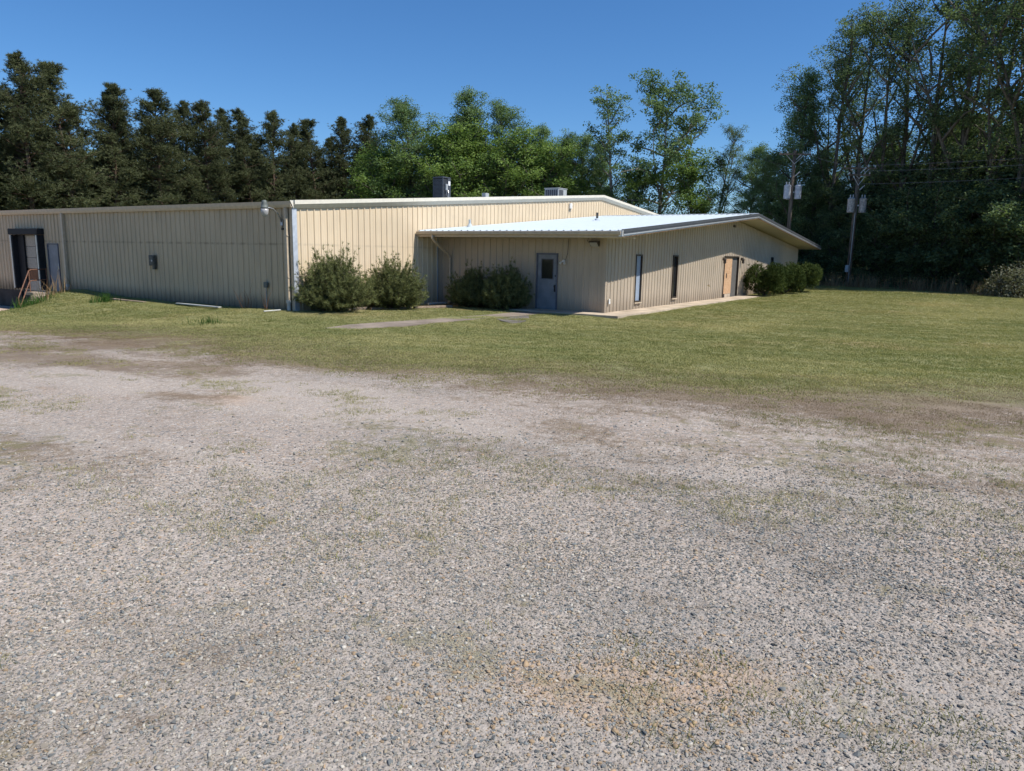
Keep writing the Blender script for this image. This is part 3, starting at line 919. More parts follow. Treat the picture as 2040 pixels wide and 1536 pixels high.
# ------------------------------------------------------------------ concrete steps and rail
SA = Vector((.69, .724, 0)); SB = Vector((.724, -.69, 0))
S0 = Vector((-1.93, 15.26, 0))
st = empty('concrete_steps', S0 + Vector((0, 0, -.9)), 'old concrete steps with curved wing wall rising to the dock-side door', 'steps')
for k in range(4):
    c = S0 + SA * (.30 * k + (1.9 - .30 * k) / 2) + SB * (.62 + .02 * k)
    b = MB().obox((c.x, c.y, -.98 + (.20 * (k + 1) + .10) / 2), SA * (1.9 - .30 * k) / 2, SB * (.66 - .03 * k), Vector((0, 0, (.20 * (k + 1) + .10) / 2 + .005 * k)))
    b.build('step', M['concrete_step'], st, bevel=.015)
top = MB().poly([(-1.15, 16.55, -.06), (-1.12, 15.85, -.06), (-.35, 15.2, -.06), (-.06, 15.25, -.06), (-.06, 16.69, -.06), (-1.15, 16.55, .065), (-1.12, 15.85, .065), (-.35, 15.2, .065), (-.06, 15.25, .065), (-.06, 16.69, .065)],
                [(4, 3, 2, 1, 0), (5, 6, 7, 8, 9), (0, 1, 6, 5), (1, 2, 7, 6), (2, 3, 8, 7), (3, 4, 9, 8), (4, 0, 5, 9)])
top.build('landing', M['concrete_step'], st)
wv = MB()
pts = []
for k in range(9):
    t = k / 8
    q = S0 + SB * (1.22 + .25 * math.sin(t * 1.4)) + SA * (.15 + 1.15 * t)
    pts.append((q, -.42 + .45 * t ** .8))
v = []
for q, h in pts:
    for off in (0, .16):
        w_ = q + SB * off
        v += [(w_.x, w_.y, -1.1), (w_.x, w_.y, h)]
f = []
for k in range(8):
    a = 4 * k; c = a + 4
    f += [(a, a + 1, c + 1, c), (a + 2, c + 2, c + 3, a + 3), (a + 1, a + 3, c + 3, c + 1)]
f += [(0, 2, 3, 1), (32, 33, 35, 34)]
wv.poly(v, f)
wv.build('wing_wall', M['concrete_step'], st)
rail = empty('hand_rail', S0 + Vector((0, 0, -.9)), 'rust red pipe handrail beside the concrete dock steps', 'handrail')
pb = S0 + SB * -.04; pt = S0 + SA * 1.38 + SB * -.04
for nm, pp in (('post', [(pb.x, pb.y, -.92), (pb.x, pb.y, -.10)]), ('post', [(pt.x, pt.y, .05), (pt.x, pt.y, 1.02)]), ('post', [(-.10, 16.64, .06), (-.10, 16.64, 1.08)]),
               ('rail', [(pb.x, pb.y, -.12), (pt.x, pt.y, 1.0), (pt.x + .12, pt.y + .05, 1.05), (-.08, 16.66, 1.07)]),
               ('rail', [(pb.x, pb.y, -.60), (pt.x, pt.y, .52), (pt.x + .1, pt.y + .05, .56), (-.08, 16.66, .60)])):
    MB().tube(pp, .024, 8).build(nm, M['rust_red'], rail)
MB().box((-5.0, 15.95, -.88), (-3.05, 16.07, -.70)).build('curb', M['concrete'], loc=(-4, 16, -.88))
o = bpy.data.objects['curb']; o.name = 'concrete_curb'; tag(o, 'short broken concrete curb in front of the dock apron', 'curb')

# ------------------------------------------------------------------ wall fittings
r = empty('yard_lamp', (-.72, .5, 3.2), 'grey yard lamp with milky glass on a curved arm at the building corner', 'lamp')
MB().tube([(-.036, .5, 3.06), (-.16, .5, 3.30), (-.36, .5, 3.47), (-.52, .5, 3.50), (-.62, .5, 3.50)], .024, 8).build('arm', M['steel'], r, smooth=True)
MB().box((-.05, .44, 2.95), (-.034, .56, 3.14)).build('mount', M['steel'], r)
MB().lathe((-.72, .5, 0), [(.04, 3.74), (.075, 3.72), (.085, 3.65), (.10, 3.60), (.11, 3.53), (.13, 3.515), (.13, 3.47)][::-1], 18).build('head', M['green_grey'], r, smooth=True)
MB().lathe((-.72, .5, 0), [(.03, 3.21), (.08, 3.23), (.11, 3.29), (.125, 3.37), (.125, 3.468)], 18).build('glass_bowl', M['glass_lamp'], r, smooth=True)

r = empty('electric_meter_box', (-.06, 8.12, 1.3), 'dark rusty electrical box mounted mid-way along the shaded warehouse wall', 'electrical box')
MB().box((-.16, 7.94, 1.42), (-.04, 8.30, 1.83)).build('case', M['grey_box'], r, bevel=.012)
MB().box((-.175, 7.98, 1.46), (-.162, 8.26, 1.79)).build('cover', M['grey_box'], r)
MB().box((-.14, 7.96, 1.28), (-.04, 8.10, 1.418)).build('lower_box', M['grey_box'], r)
MB().tube([(-.185, 8.06, 1.62), (-.17, 8.06, 1.62)], .04, 10).build('knockout', M['steel'], r)

r = empty('junction_box', (-.06, 1.38, .4), 'small green grey junction box low on the shaded wall near the corner', 'junction box')
MB().box((-.12, 1.30, .82), (-.04, 1.47, 1.02)).build('case', M['green_grey'], r, bevel=.01)
MB().tube([(-.08, 1.385, .02), (-.08, 1.385, .82)], .018, 8).build('conduit', M['steel'], r)
r = empty('wall_clip', (-.04, .42, 2.9), 'small dark bracket beside the corner under the yard lamp', 'bracket')
MB().box((-.10, .36, 2.80), (-.036, .46, 2.87)).build('plate', M['blackmetal'], r)
MB().tube([(-.07, .41, 2.87), (-.06, .41, 3.04)], .008, 6).build('cable', M['blackmetal'], r)

r = empty('flood_light', (XA - .1, -7.46, 2.5), 'small wedge-shaped wall light high beside the annex corner', 'wall light')
MB().prism([(XA - .035, -7.62, 2.46), (XA - .035, -7.62, 2.66), (XA - .24, -7.62, 2.66), (XA - .24, -7.62, 2.60), (XA - .10, -7.62, 2.46)], (0, 0, 0), (0, .34, 0)).build('housing', M['bronze'], r)
MB().poly([(XA - .245, -7.60, 2.592), (XA - .108, -7.60, 2.452), (XA - .108, -7.30, 2.452), (XA - .245, -7.30, 2.592), (XA - .235, -7.60, 2.602), (XA - .098, -7.60, 2.462), (XA - .098, -7.30, 2.462), (XA - .235, -7.30, 2.602)],
          [(0, 1, 2, 3), (7, 6, 5, 4), (0, 4, 5, 1), (1, 5, 6, 2), (2, 6, 7, 3), (3, 7, 4, 0)]).build('lens', M['glass_lamp'], r)
MB().tube([(XA - .04, -7.15, 2.75), (XA - .05, -7.12, 2.66), (XA - .04, -7.22, 2.56)], .010, 6).build('cable', M['blackmetal'], r)
r = empty('door_sconce', (XA - .05, -6.14, 1.85), 'small white two-headed lamp fitting right of the blue annex door', 'wall lamp')
MB().lathe((XA - .06, -6.14, 0), [(.05, 1.86), (.06, 1.88), (.06, 1.93), (.045, 1.95)], 10).build('base', M['white_paint'], r)
for sy in (-1, 1):
    MB().tube([(XA - .07, -6.14, 1.90), (XA - .13, -6.14 + sy * .07, 1.86), (XA - .17, -6.14 + sy * .10, 1.80)], [.02, .028, .05], 10).build('lamp_head', M['white_paint'], r)
MB().tube([(XA - .04, -6.22, 1.96), (XA - .045, -6.30, 2.2), (XA - .045, -6.33, 2.74)], .009, 6).build('cable', M['blackmetal'], r)
for nm, xx, lb in (('entry_lantern', 21.45, 'dark lantern on the near side of the boarded entry'), ('entry_lantern', 24.72, 'dark lantern on the far side of the boarded entry')):
    r = empty(nm, (xx, YA - .05, 1.85), lb, 'lantern', 'lanterns flanking the boarded entry')
    MB().box((xx - .05, YA - .06, 1.98), (xx + .05, YA - .036, 2.14)).build('backplate', M['bronze'], r)
    MB().lathe((xx, YA - .15, 0), [(.05, 1.82), (.075, 1.84), (.075, 2.02), (.10, 2.03), (.03, 2.12)], 8).build('cage', M['bronze'], r)
    MB().tube([(xx, YA - .06, 2.10), (xx, YA - .15, 2.13)], .014, 6).build('arm', M['bronze'], r)
r = empty('outlet_box', (8.08, YA - .04, .4), 'small white outlet cover low on the annex wall by the corner', 'outlet')
MB().box((8.03, YA - .075, .34), (8.13, YA - .036, .54)).build('cover', M['white_paint'], r, bevel=.008)
MB().box((8.045, YA - .083, .36), (8.115, YA - .076, .44)).build('flap', M['ac_label'], r)
r = empty('hose_bib', (19.3, YA - .04, .6), 'small faucet low on the annex wall before the boarded entry', 'faucet')
MB().tube([(19.3, YA - .03, .74), (19.3, YA - .12, .74), (19.3, YA - .15, .69)], .018, 6).build('spout', M['brass'], r)
MB().lathe((19.3, YA - .10, 0), [(.035, .78), (.035, .795)], 8).build('valve', M['rust_red'], r)
r = empty('gable_fitting', (23.0, YA - .04, 3.7), 'small dark vent fitting at the annex gable peak', 'vent')
MB().box((22.85, YA - .10, 3.72), (23.2, YA - .036, 3.84)).build('cover', M['bronze'], r)
r = empty('alarm_box', (19.13, -.05, 4.5), 'small white box high on the cream gable above the annex roof', 'box')
MB().box((19.02, -.13, 4.60), (19.26, -.036, 4.88)).build('case', M['white_paint'], r, bevel=.01)
MB().tube([(19.14, -.09, 4.60), (19.14, -.09, 4.42)], .02, 6).build('conduit', M['steel'], r)

# ------------------------------------------------------------------ roof plant
def roofz(x): return main_roof(x)
r = empty('condenser_unit', (15.2, 5.7, roofz(15.2)), 'tall charcoal air conditioning condenser with white sticker on the warehouse roof', 'condenser')
zb = roofz(15.2) + .06
MB().box((14.72, 5.22, roofz(14.72) - .02), (15.68, 6.18, zb)).build('base', M['steel'], r)
MB().box((14.78, 5.28, zb), (15.62, 6.12, zb + 1.04)).build('core', M['blackmetal'], r)
for k in range(14):
    z0 = zb + .05 + k * .068
    for a, b in (((14.755, 5.255, z0), (15.645, 5.278, z0 + .04)), ((14.755, 5.28, z0), (14.778, 6.145, z0 + .04)), ((15.622, 5.28, z0), (15.645, 6.145, z0 + .04))):
        MB().box(a, b).build('louvre', M['ac_dark'], r)
for a, b in ((14.74, 5.24), (15.60, 5.24), (14.74, 6.10), (15.60, 6.10)):
    MB().box((a, b, zb), (a + .06, b + .06, zb + 1.05)).build('corner_post', M['ac_dark'], r)
MB().box((14.73, 5.23, zb + 1.05), (15.67, 6.17, zb + 1.11)).build('top', M['ac_dark'], r, bevel=.015)
MB().lathe((15.2, 5.7, 0), [(.36, zb + 1.111), (.36, zb + 1.14), (.30, zb + 1.15)], 20).build('fan_guard', M['blackmetal'], r)
pan = MB().box((15.30, 5.225, zb + .02), (15.60, 5.252, zb + 1.04)).build('service_panel', M['ac_dark'], r)
MB().box((15.36, 5.215, zb + .68), (15.58, 5.224, zb + .90)).build('sticker', M['ac_label'], pan)
MB().box((14.98, 5.10, zb + .42), (15.14, 5.25, zb + .74)).build('disconnect', M['ac_pale'], r, bevel=.01)
MB().tube([(15.06, 5.16, zb + .42), (15.06, 5.12, zb + .15), (15.18, 5.08, zb + .02), (15.4, 5.06, zb + .04), (15.9, 5.1, roofz(15.9) + .06), (17.2, 5.6, roofz(17.2) + .04)], .022, 6).build('line_set', M['steel'], r)
r.scale = (.74, .74, 1.0)
MB().tube([(15.3, 5.2, zb + .42), (15.25, 5.12, zb + .30), (15.25, 5.10, zb + .02)], .02, 6).build('line_set', M['fascia_silver'], r)

r = empty('package_unit', (27.0, 5.4, roofz(27.0)), 'pale grey box-shaped rooftop unit showing above the warehouse ridge', 'rooftop unit')
zb = roofz(26.2) - .05
MB().box((26.25, 4.70, zb), (27.75, 6.1, zb + 1.16)).build('case', M['ac_pale'], r, bevel=.015)
for k in range(6):
    MB().box((26.232, 4.80 + k * .21, zb + .25), (26.248, 4.96 + k * .21, zb + 1.08)).build('grille_panel', M['ac_dark'], r)
for k in range(5):
    MB().box((26.35 + k * .16, 4.684, zb + .3), (26.46 + k * .16, 4.698, zb + 1.08)).build('grille_panel', M['ac_dark'], r)
MB().box((26.2, 4.66, zb + 1.161), (27.8, 6.14, zb + 1.20)).build('top', M['ac_pale'], r)
r.scale = (.75, .75, 1.0)
r = empty('roof_pipe_run', (19.5, 6.4, roofz(19.5)), 'low conduit with a pale box ending on the warehouse roof edge', 'conduit')
MB().tube([(17.3, 5.65, roofz(17.3) + .06), (19.4, 6.35, roofz(19.4) + .10), (20.7, 6.8, roofz(20.7) + .12)], .03, 6).build('pipe', M['blackmetal'], r)
MB().box((20.7, 6.68, roofz(20.7) + .01), (21.05, 6.95, roofz(20.7) + .36)).build('box', M['ac_pale'], r)
r = empty('vent_stack', (15.8, -3.4, annex_roof(15.8)), 'short dark vent stack with pale flashing on the white annex roof', 'vent pipe')
MB().lathe((15.8, -3.4, 0), [(.13, annex_roof(15.8) + .03), (.11, annex_roof(15.8) + .08), (.07, annex_roof(15.8) + .12)], 12).build('flashing', M['roof_white'], r)
MB().lathe((15.8, -3.4, 0), [(.055, annex_roof(15.8) + .1), (.055, annex_roof(15.8) + .36), (.062, annex_roof(15.8) + .36), (.062, annex_roof(15.8) + .39)], 12).build('pipe', M['grey_box'], r)
r = empty('roof_jack', (9.2, -.6, annex_roof(9.2)), 'small white cone flashing on the annex roof by the cream wall', 'roof vent')
MB().lathe((9.2, -.6, 0), [(.16, annex_roof(9.2) - .01), (.05, annex_roof(9.2) + .18), (.05, annex_roof(9.2) + .34)], 12).build('cone', M['roof_white'], r)

# ------------------------------------------------------------------ utility poles
def insulator(mb, p):
    mb.lathe(p, [(.02, 0), (.06, .03), (.045, .07), (.06, .10), (.03, .16)], 8)
def utility_pole(x, y, h, lean, label, tank_mat, arms, cans, tz_, axis_):
    z0 = tz(x, y)
    r = empty('utility_pole', (x, y, z0), label, 'utility pole', 'poles at the edge of the woods')
    def at(z):
        return Vector((x + lean[0] * z, y + lean[1] * z, z0 + z))
    MB().tube([at(-.3), at(h * .5), at(h)], [.19, .165, .13], 12).build('pole', M['pole_wood'], r, smooth=True)
    ax = Vector(axis_).normalized()
    pn = Vector((-ax.y, ax.x, 0))
    for z, w in arms:
        c = at(z) - pn * .17
        a = MB().obox(c, ax * w, pn * .045, Vector((0, 0, .06))).build('crossarm', M['pole_wood'], r)
        for t in (-.92, -.5, .5, .92):
            m_ = MB(); insulator(m_, c + ax * w * t + Vector((0, 0, .06))); m_.build('insulator', M['insul'], a)
        for sgn in (-1, 1):
            MB().tube([c + ax * w * .55 * sgn - Vector((0, 0, .06)), at(z - .75) - pn * .14], .018, 5).build('brace', M['fascia_silver'], a)
    for (off, out) in cans:
        c = at(tz_) + ax * off + pn * out
        t = MB().lathe((c.x, c.y, 0), [(.25, c.z - .55), (.27, c.z - .52), (.27, c.z + .42), (.285, c.z + .43), (.285, c.z + .49), (.2, c.z + .56), (.06, c.z + .58)], 18).build('transformer', tank_mat, r, smooth=False)
        for k in (-1, 1):
            m_ = MB(); m_.lathe((c.x + ax.x * .1 * k, c.y + ax.y * .1 * k, c.z + .54), [(.045, 0), (.055, .05), (.035, .10), (.05, .15), (.03, .26)], 8); m_.build('bushing', M['insul'], t)
        MB().obox(c + (at(tz_) - c) * .62, (at(tz_) - c) * .22, Vector((0, 0, .05)), Vector((0, 0, .36)).cross((at(tz_) - c).normalized()) * .2).build('hanger', M['steel'], t)
        MB().obox(c - pn * .275 + Vector((0, 0, .05)), ax * .05, pn * .02, Vector((0, 0, .22))).build('rib', tank_mat, t)
    for sgn, zz in ((1, h - .7), (1, h - 2.0)):
        MB().tube([at(zz) + ax * .12 - pn * .18, at(zz + .35) + ax * .45 - pn * .22], .04, 6).build('cutout', M['insul'], r)
    return r, at
p1, at1 = utility_pole(47.0, -5.15, 10.6, (.004, .004), 'utility pole with three pale transformers rising behind the annex roof', M['tank'], [(10.3, 1.25)], [(-.42, -.22), (.45, -.18), (.0, .48)], 7.35, (.5, -.86, 0))
p2, at2 = utility_pole(46.2, -10.1, 9.3, (.010, -.004), 'utility pole with rust streaked transformers standing at the lawn edge', M['tank_rust'], [(8.9, 1.2), (8.4, .8)], [(-.40, -.2), (.46, -.2)], 6.15, (.45, -.89, 0))
MB().tube([at2(.0) + Vector((-.2, -.05, 0)), at2(5.6) + Vector((-.17, -.05, 0))], .03, 6).build('conduit', M['steel'], p2)
c = at2(1.35) + Vector((-.24, .12, 0))
MB().box((c.x - .12, c.y - .12, c.z - .25), (c.x + .12, c.y + .12, c.z + .28)).build('meter', M['ac_pale'], p2)
def wire(a, b, sag, label, n=14, rad=.011):
    a = Vector(a); b = Vector(b)
    pts = [a.lerp(b, k / n) - Vector((0, 0, sag * 4 * (k / n) * (1 - k / n))) for k in range(n + 1)]
    o = MB().tube(pts, rad, 5).build('power_line', M['wire'], loc=a)
    return tag(o, label, 'wire', 'power lines at the woods edge')
for k, (z1, z2, rr, lb) in enumerate(((8.95, 8.7, 0, 'topmost thin power line leaving the rusty pole to the right'), (8.55, 8.2, .3, 'middle thin power line leaving the rusty pole to the right'), (7.6, 7.2, .2, 'lowest thin power line leaving the rusty pole to the right'))):
    wire(at2(z1) + Vector((-.3, -.5 + rr, .12)), (34.0, -42.0, 9.3 - .5 * k), .5, lb)
wire(at1(10.35) + Vector((-.3, -.6, .2)), at2(8.95) + Vector((-.3, .4, .2)), .25, 'thin power line strung between the two utility poles')

# ------------------------------------------------------------------ odd pieces on the ground
def piece(name, a, b, w, h, mat, label, cat, group=None, lift=0.0):
    a = Vector((a[0], a[1], tz(*a) + lift)); b = Vector((b[0], b[1], tz(*b) + lift))
    d = (b - a); n_ = Vector((-d.y, d.x, 0)).normalized()
    c = (a + b) / 2 + Vector((0, 0, h / 2))
    o = MB().obox(c, d / 2, n_ * w / 2, Vector((0, 0, h / 2))).build(name, mat, loc=(a.x, a.y, a.z), bevel=min(w, h) * .15)
    return tag(o, label, cat, group)
piece('edging_timber', (.75, -.55), (2.55, -.85), .13, .10, M['timber'], 'weathered edging timber in front of the first sunlit shrub', 'timber', 'edging timbers along the planting bed')
piece('edging_timber', (2.65, -.95), (4.3, -1.45), .13, .09, M['timber'], 'weathered edging timber between the two sunlit shrubs', 'timber', 'edging timbers along the planting bed')
piece('edging_timber', (4.45, -1.50), (6.2, -1.95), .13, .09, M['timber'], 'weathered edging timber right of the second sunlit shrub', 'timber', 'edging timbers along the planting bed')
piece('fallen_board', (-.85, 9.9), (-.95, 7.4), .16, .05, M['timber'], 'brown board lying at the foot of the shaded wall', 'board')
def pipe(name, a, b, rad, mat, label, cat):
    p = Vector((a[0], a[1], tz(*a) + rad + .03)); q = Vector((b[0], b[1], tz(*b) + rad + .03))
    o = MB().tube([p, p.lerp(q, .5), q], rad, 10).build(name, mat, loc=p)
    return tag(o, label, cat)
piece('white_board', (-.70, 5.7), (-1.0, 2.75), .14, .035, M['pvc'], 'long white board lying in the grass along the shaded wall', 'board', None, .04)
pipe('pipe_offcut', (-1.3, .02), (-.62, .02), .022, M['pvc'], 'short white pipe offcut on the grass by the corner', 'pipe')
pipe('drain_elbow', (6.2, -.75), (7.2, -.85), .05, M['pvc'], 'white drain pipe between the shrubs under the overhang', 'pipe')
o = MB().lathe((1.95, -.75, tz(1.95, -.75)), [(.10, -.02), (.13, .04), (.09, .10), (.02, .12)], 7).build('field_stone', M['concrete_dark'], loc=(1.95, -.75, tz(1.95, -.75)))
tag(o, 'dark stone beside the edging in front of the first shrub', 'stone')

# ================================================================== vegetation
def tubes_np(segs, n=5):
    """segs: list of (pts Nx3 array, radii N) -> verts, quad faces"""
    V = []; F = []; base = 0
    ang = np.arange(n) * 2 * np.pi / n
    ca, sa = np.cos(ang), np.sin(ang)
    for pts, rad in segs:
        pts = np.asarray(pts, float); rad = np.asarray(rad, float)
        d = np.gradient(pts, axis=0)
        d /= np.linalg.norm(d, axis=1)[:, None] + 1e-9
        ref = np.array([0.31, 0.17, 0.93]) if abs(d[0, 2]) < .8 else np.array([1.0, .1, 0])
        x = np.cross(d, ref); x /= np.linalg.norm(x, axis=1)[:, None] + 1e-9
        y = np.cross(d, x)
        ring = pts[:, None, :] + rad[:, None, None] * (x[:, None, :] * ca[None, :, None] + y[:, None, :] * sa[None, :, None])
        V.append(ring.reshape(-1, 3))
        m = len(pts)
        i = (np.arange(m - 1)[:, None] * n + np.arange(n)[None, :])
        j = (np.arange(m - 1)[:, None] * n + (np.arange(n)[None, :] + 1) % n)
        F.append(np.stack([i, j, j + n, i + n], -1).reshape(-1, 4) + base)
        base += m * n
    return np.concatenate(V), np.concatenate(F).ravel()

def leaves_np(rng, c, size, upbias=.5, aspect=.62, tint=None):
    """one four-cornered, slightly folded leaf blade per centre"""
    n = len(c)
    nr = rng.normal(size=(n, 3)); nr[:, 2] = np.abs(nr[:, 2]) + upbias
    nr /= np.linalg.norm(nr, axis=1)[:, None]
    a = np.cross(nr, rng.normal(size=(n, 3))); a /= np.linalg.norm(a, axis=1)[:, None] + 1e-9
    b = np.cross(nr, a)
    s = (size * rng.uniform(.6, 1.35, n))[:, None]
    v = np.stack([c - a * s * .5, c + b * s * .5 * aspect + nr * s * .12, c + a * s * .5, c - b * s * .5 * aspect + nr * s * .12], 1).reshape(-1, 3)
    t = rng.uniform(0, 1, n) if tint is None else np.clip(tint + rng.uniform(-.25, .25, n), 0, 1)
    col = np.repeat(np.stack([t, t, t, np.ones(n)], 1), 4, 0)
    return v, np.arange(n * 4), col

def needles_np(rng, c, d, length, width, k=9, tint=None):
    """k thin blades fanning from each tuft centre c about direction d"""
    n = len(c)
    C = np.repeat(c, k, 0); D = np.repeat(d, k, 0)
    dr = D * .75 + rng.normal(size=C.shape) * .62
    dr /= np.linalg.norm(dr, axis=1)[:, None] + 1e-9
    w = np.cross(dr, rng.normal(size=C.shape)); w /= np.linalg.norm(w, axis=1)[:, None] + 1e-9
    L = (length * rng.uniform(.65, 1.2, n * k))[:, None]
    v = np.stack([C - w * width * .5, C + w * width * .5, C + dr * L], 1).reshape(-1, 3)
    t = rng.uniform(0, 1, n) if tint is None else np.clip(tint + rng.uniform(-.2, .2, n), 0, 1)
    t = np.repeat(t, k)
    col = np.repeat(np.stack([t, t, t, np.ones(n * k)], 1), 3, 0)
    return v, np.arange(n * k * 3), col

M['leaf_mid'] = leafmat('spring_green_leaves', (0.090, 0.150, 0.075), (0.260, 0.360, 0.175), .38)
M['leaf_lime'] = leafmat('young_lime_leaves', (0.095, 0.165, 0.045), (0.270, 0.370, 0.120), .38)
M['leaf_dark'] = leafmat('deep_green_leaves', (0.070, 0.108, 0.058), (0.245, 0.320, 0.165), .40)
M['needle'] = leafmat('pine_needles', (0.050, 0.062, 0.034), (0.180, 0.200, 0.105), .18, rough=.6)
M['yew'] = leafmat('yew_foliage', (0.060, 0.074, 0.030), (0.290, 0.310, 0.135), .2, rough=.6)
M['juniper'] = leafmat('juniper_foliage', (0.035, 0.055, 0.020), (0.150, 0.190, 0.060), .15, rough=.65)
M['bramble'] = leafmat('grey_green_bramble', (0.075, 0.085, 0.055), (0.300, 0.300, 0.215), .25, rough=.6)
M['straw'] = leafmat('dry_straw', (0.20, 0.125, 0.065), (0.42, 0.31, 0.18), .2, rough=.8)
M['rustweed'] = leafmat('rust_brown_stalks', (0.16, 0.075, 0.035), (0.36, 0.19, 0.10), .1, rough=.8)
M['fresh'] = leafmat('fresh_green_blades', (0.035, 0.080, 0.020), (0.090, 0.170, 0.045), .3, rough=.6)

def curve(p0, d0, L, bend, n, rng, wob=.12):
    """a polyline leaving p0 along d0 and bending towards `bend`"""
    p = np.array(p0, float); d = np.array(d0, float)
    out = [p.copy()]
    for i in range(n):
        d = d + np.array(bend) / n + rng.normal(size=3) * wob / math.sqrt(n)
        d /= np.linalg.norm(d)
        p = p + d * L / n
        out.append(p.copy())
    return np.array(out), d

def broadleaf(seed, H=20., base=.22, rad=3.2, limbs=34, clusters=620, per=34, leaf=.21, spread=.42, prof='cone', upang=.9, fork=0, wob=.35):
    rng = np.random.default_rng(seed)
    segs = []; cl = []; cw = []
    stems = []
    tr, _ = curve((0, 0, 0), (0, 0, 1), H * .98, (rng.normal() * .06, rng.normal() * .06, .2), 14, rng, .10)
    rr = np.linspace(.26, .03, len(tr)) * H / 20
    segs.append((tr, rr)); stems.append((tr, 0.0, 1.0))
    for f in range(fork):
        t0 = rng.uniform(.28, .5)
        i0 = int(t0 * 14)
        az = rng.uniform(0, 2 * np.pi)
        st, _ = curve(tr[i0], (math.cos(az) * .5, math.sin(az) * .5, 1), H * (.95 - t0) * rng.uniform(.75, .95), (0, 0, .9), 9, rng, .16)
        segs.append((st, np.linspace(rr[i0] * .75, .025, len(st)))); stems.append((st, t0, 1.0))
    def profile(t):
        if prof == 'cone':
            return np.interp(t, [0, .12, .35, .6, .8, .93, 1], [.8, 1.0, 1.0, .84, .58, .28, .05])
        if prof == 'tall':
            return np.interp(t, [0, .2, .5, .75, .9, 1], [.5, .75, 1.0, .9, .6, .25])
        return np.interp(t, [0, .15, .5, .8, 1], [.7, 1.0, 1.0, .8, .45])
    for k in range(limbs):
        t = base + (1 - base) * ((k + rng.uniform(0, 1)) / limbs) ** .9
        st, t0, t1 = stems[rng.integers(len(stems))] if fork else stems[0]
        zt = t * H
        zs = st[:, 2]
        if zt < zs[0] or zt > zs[-1]:
            st = tr; zs = tr[:, 2]
        zt = min(zt, zs[-1] - .1)
        p0 = np.array([np.interp(zt, zs, st[:, 0]), np.interp(zt, zs, st[:, 1]), zt])
        u = (t - base) / (1 - base)
        L = rad * profile(u) * rng.uniform(.55, 1.2)
        az = k * 2.399 + rng.uniform(-.5, .5)
        el = upang * rng.uniform(.55, 1.2)
        d0 = np.array([math.cos(az) * math.cos(el), math.sin(az) * math.cos(el), math.sin(el)])
        lb, dl = curve(p0, d0, L * 1.25, (0, 0, .35), 6, rng, wob)
        segs.append((lb, np.linspace(.075, .012, len(lb)) * (L / 3 + .3)))
        for j in range(2, 7):
            cl.append(lb[j]); cw.append(L)
            for q in range(2):
                a2 = rng.uniform(0, 2 * np.pi)
                dd = np.array([math.cos(a2), math.sin(a2), rng.uniform(-.1, .7)])
                sb, _ = curve(lb[j], dd, L * rng.uniform(.22, .42), (0, 0, .3), 3, rng, .3)
                if j % 2 == 0:
                    segs.append((sb, np.linspace(.022, .006, len(sb))))
                cl.append(sb[-1]); cw.append(1.2 * L); cl.append(sb[1]); cw.append(.8 * L)
    # topmost shoot
    for z_ in np.linspace(H * .86, H * 1.0, 8):
        cl.append(np.array([np.interp(z_, tr[:, 2], tr[:, 0]), np.interp(z_, tr[:, 2], tr[:, 1]), z_])); cw.append(.5)
    cl = np.array(cl); cw = np.array(cw)
    pick = rng.choice(len(cl), size=clusters, p=cw / cw.sum())
    cen = cl[pick] + rng.normal(size=(clusters, 3)) * spread * .6
    cnt = rng.integers(int(per * .4), int(per * 1.6), clusters)
    C = np.repeat(cen, cnt, 0)
    off = rng.normal(size=C.shape); off /= np.linalg.norm(off, axis=1)[:, None]
    C = C + off * rng.uniform(0, 1, (len(C), 1)) ** .5 * np.array([spread, spread, spread * .65]) * 1.45
    tint = np.repeat(rng.uniform(.15, .85, clusters), cnt)
    lv = leaves_np(rng, C, leaf, .35, .66, tint)
    return tubes_np(segs, 5), lv

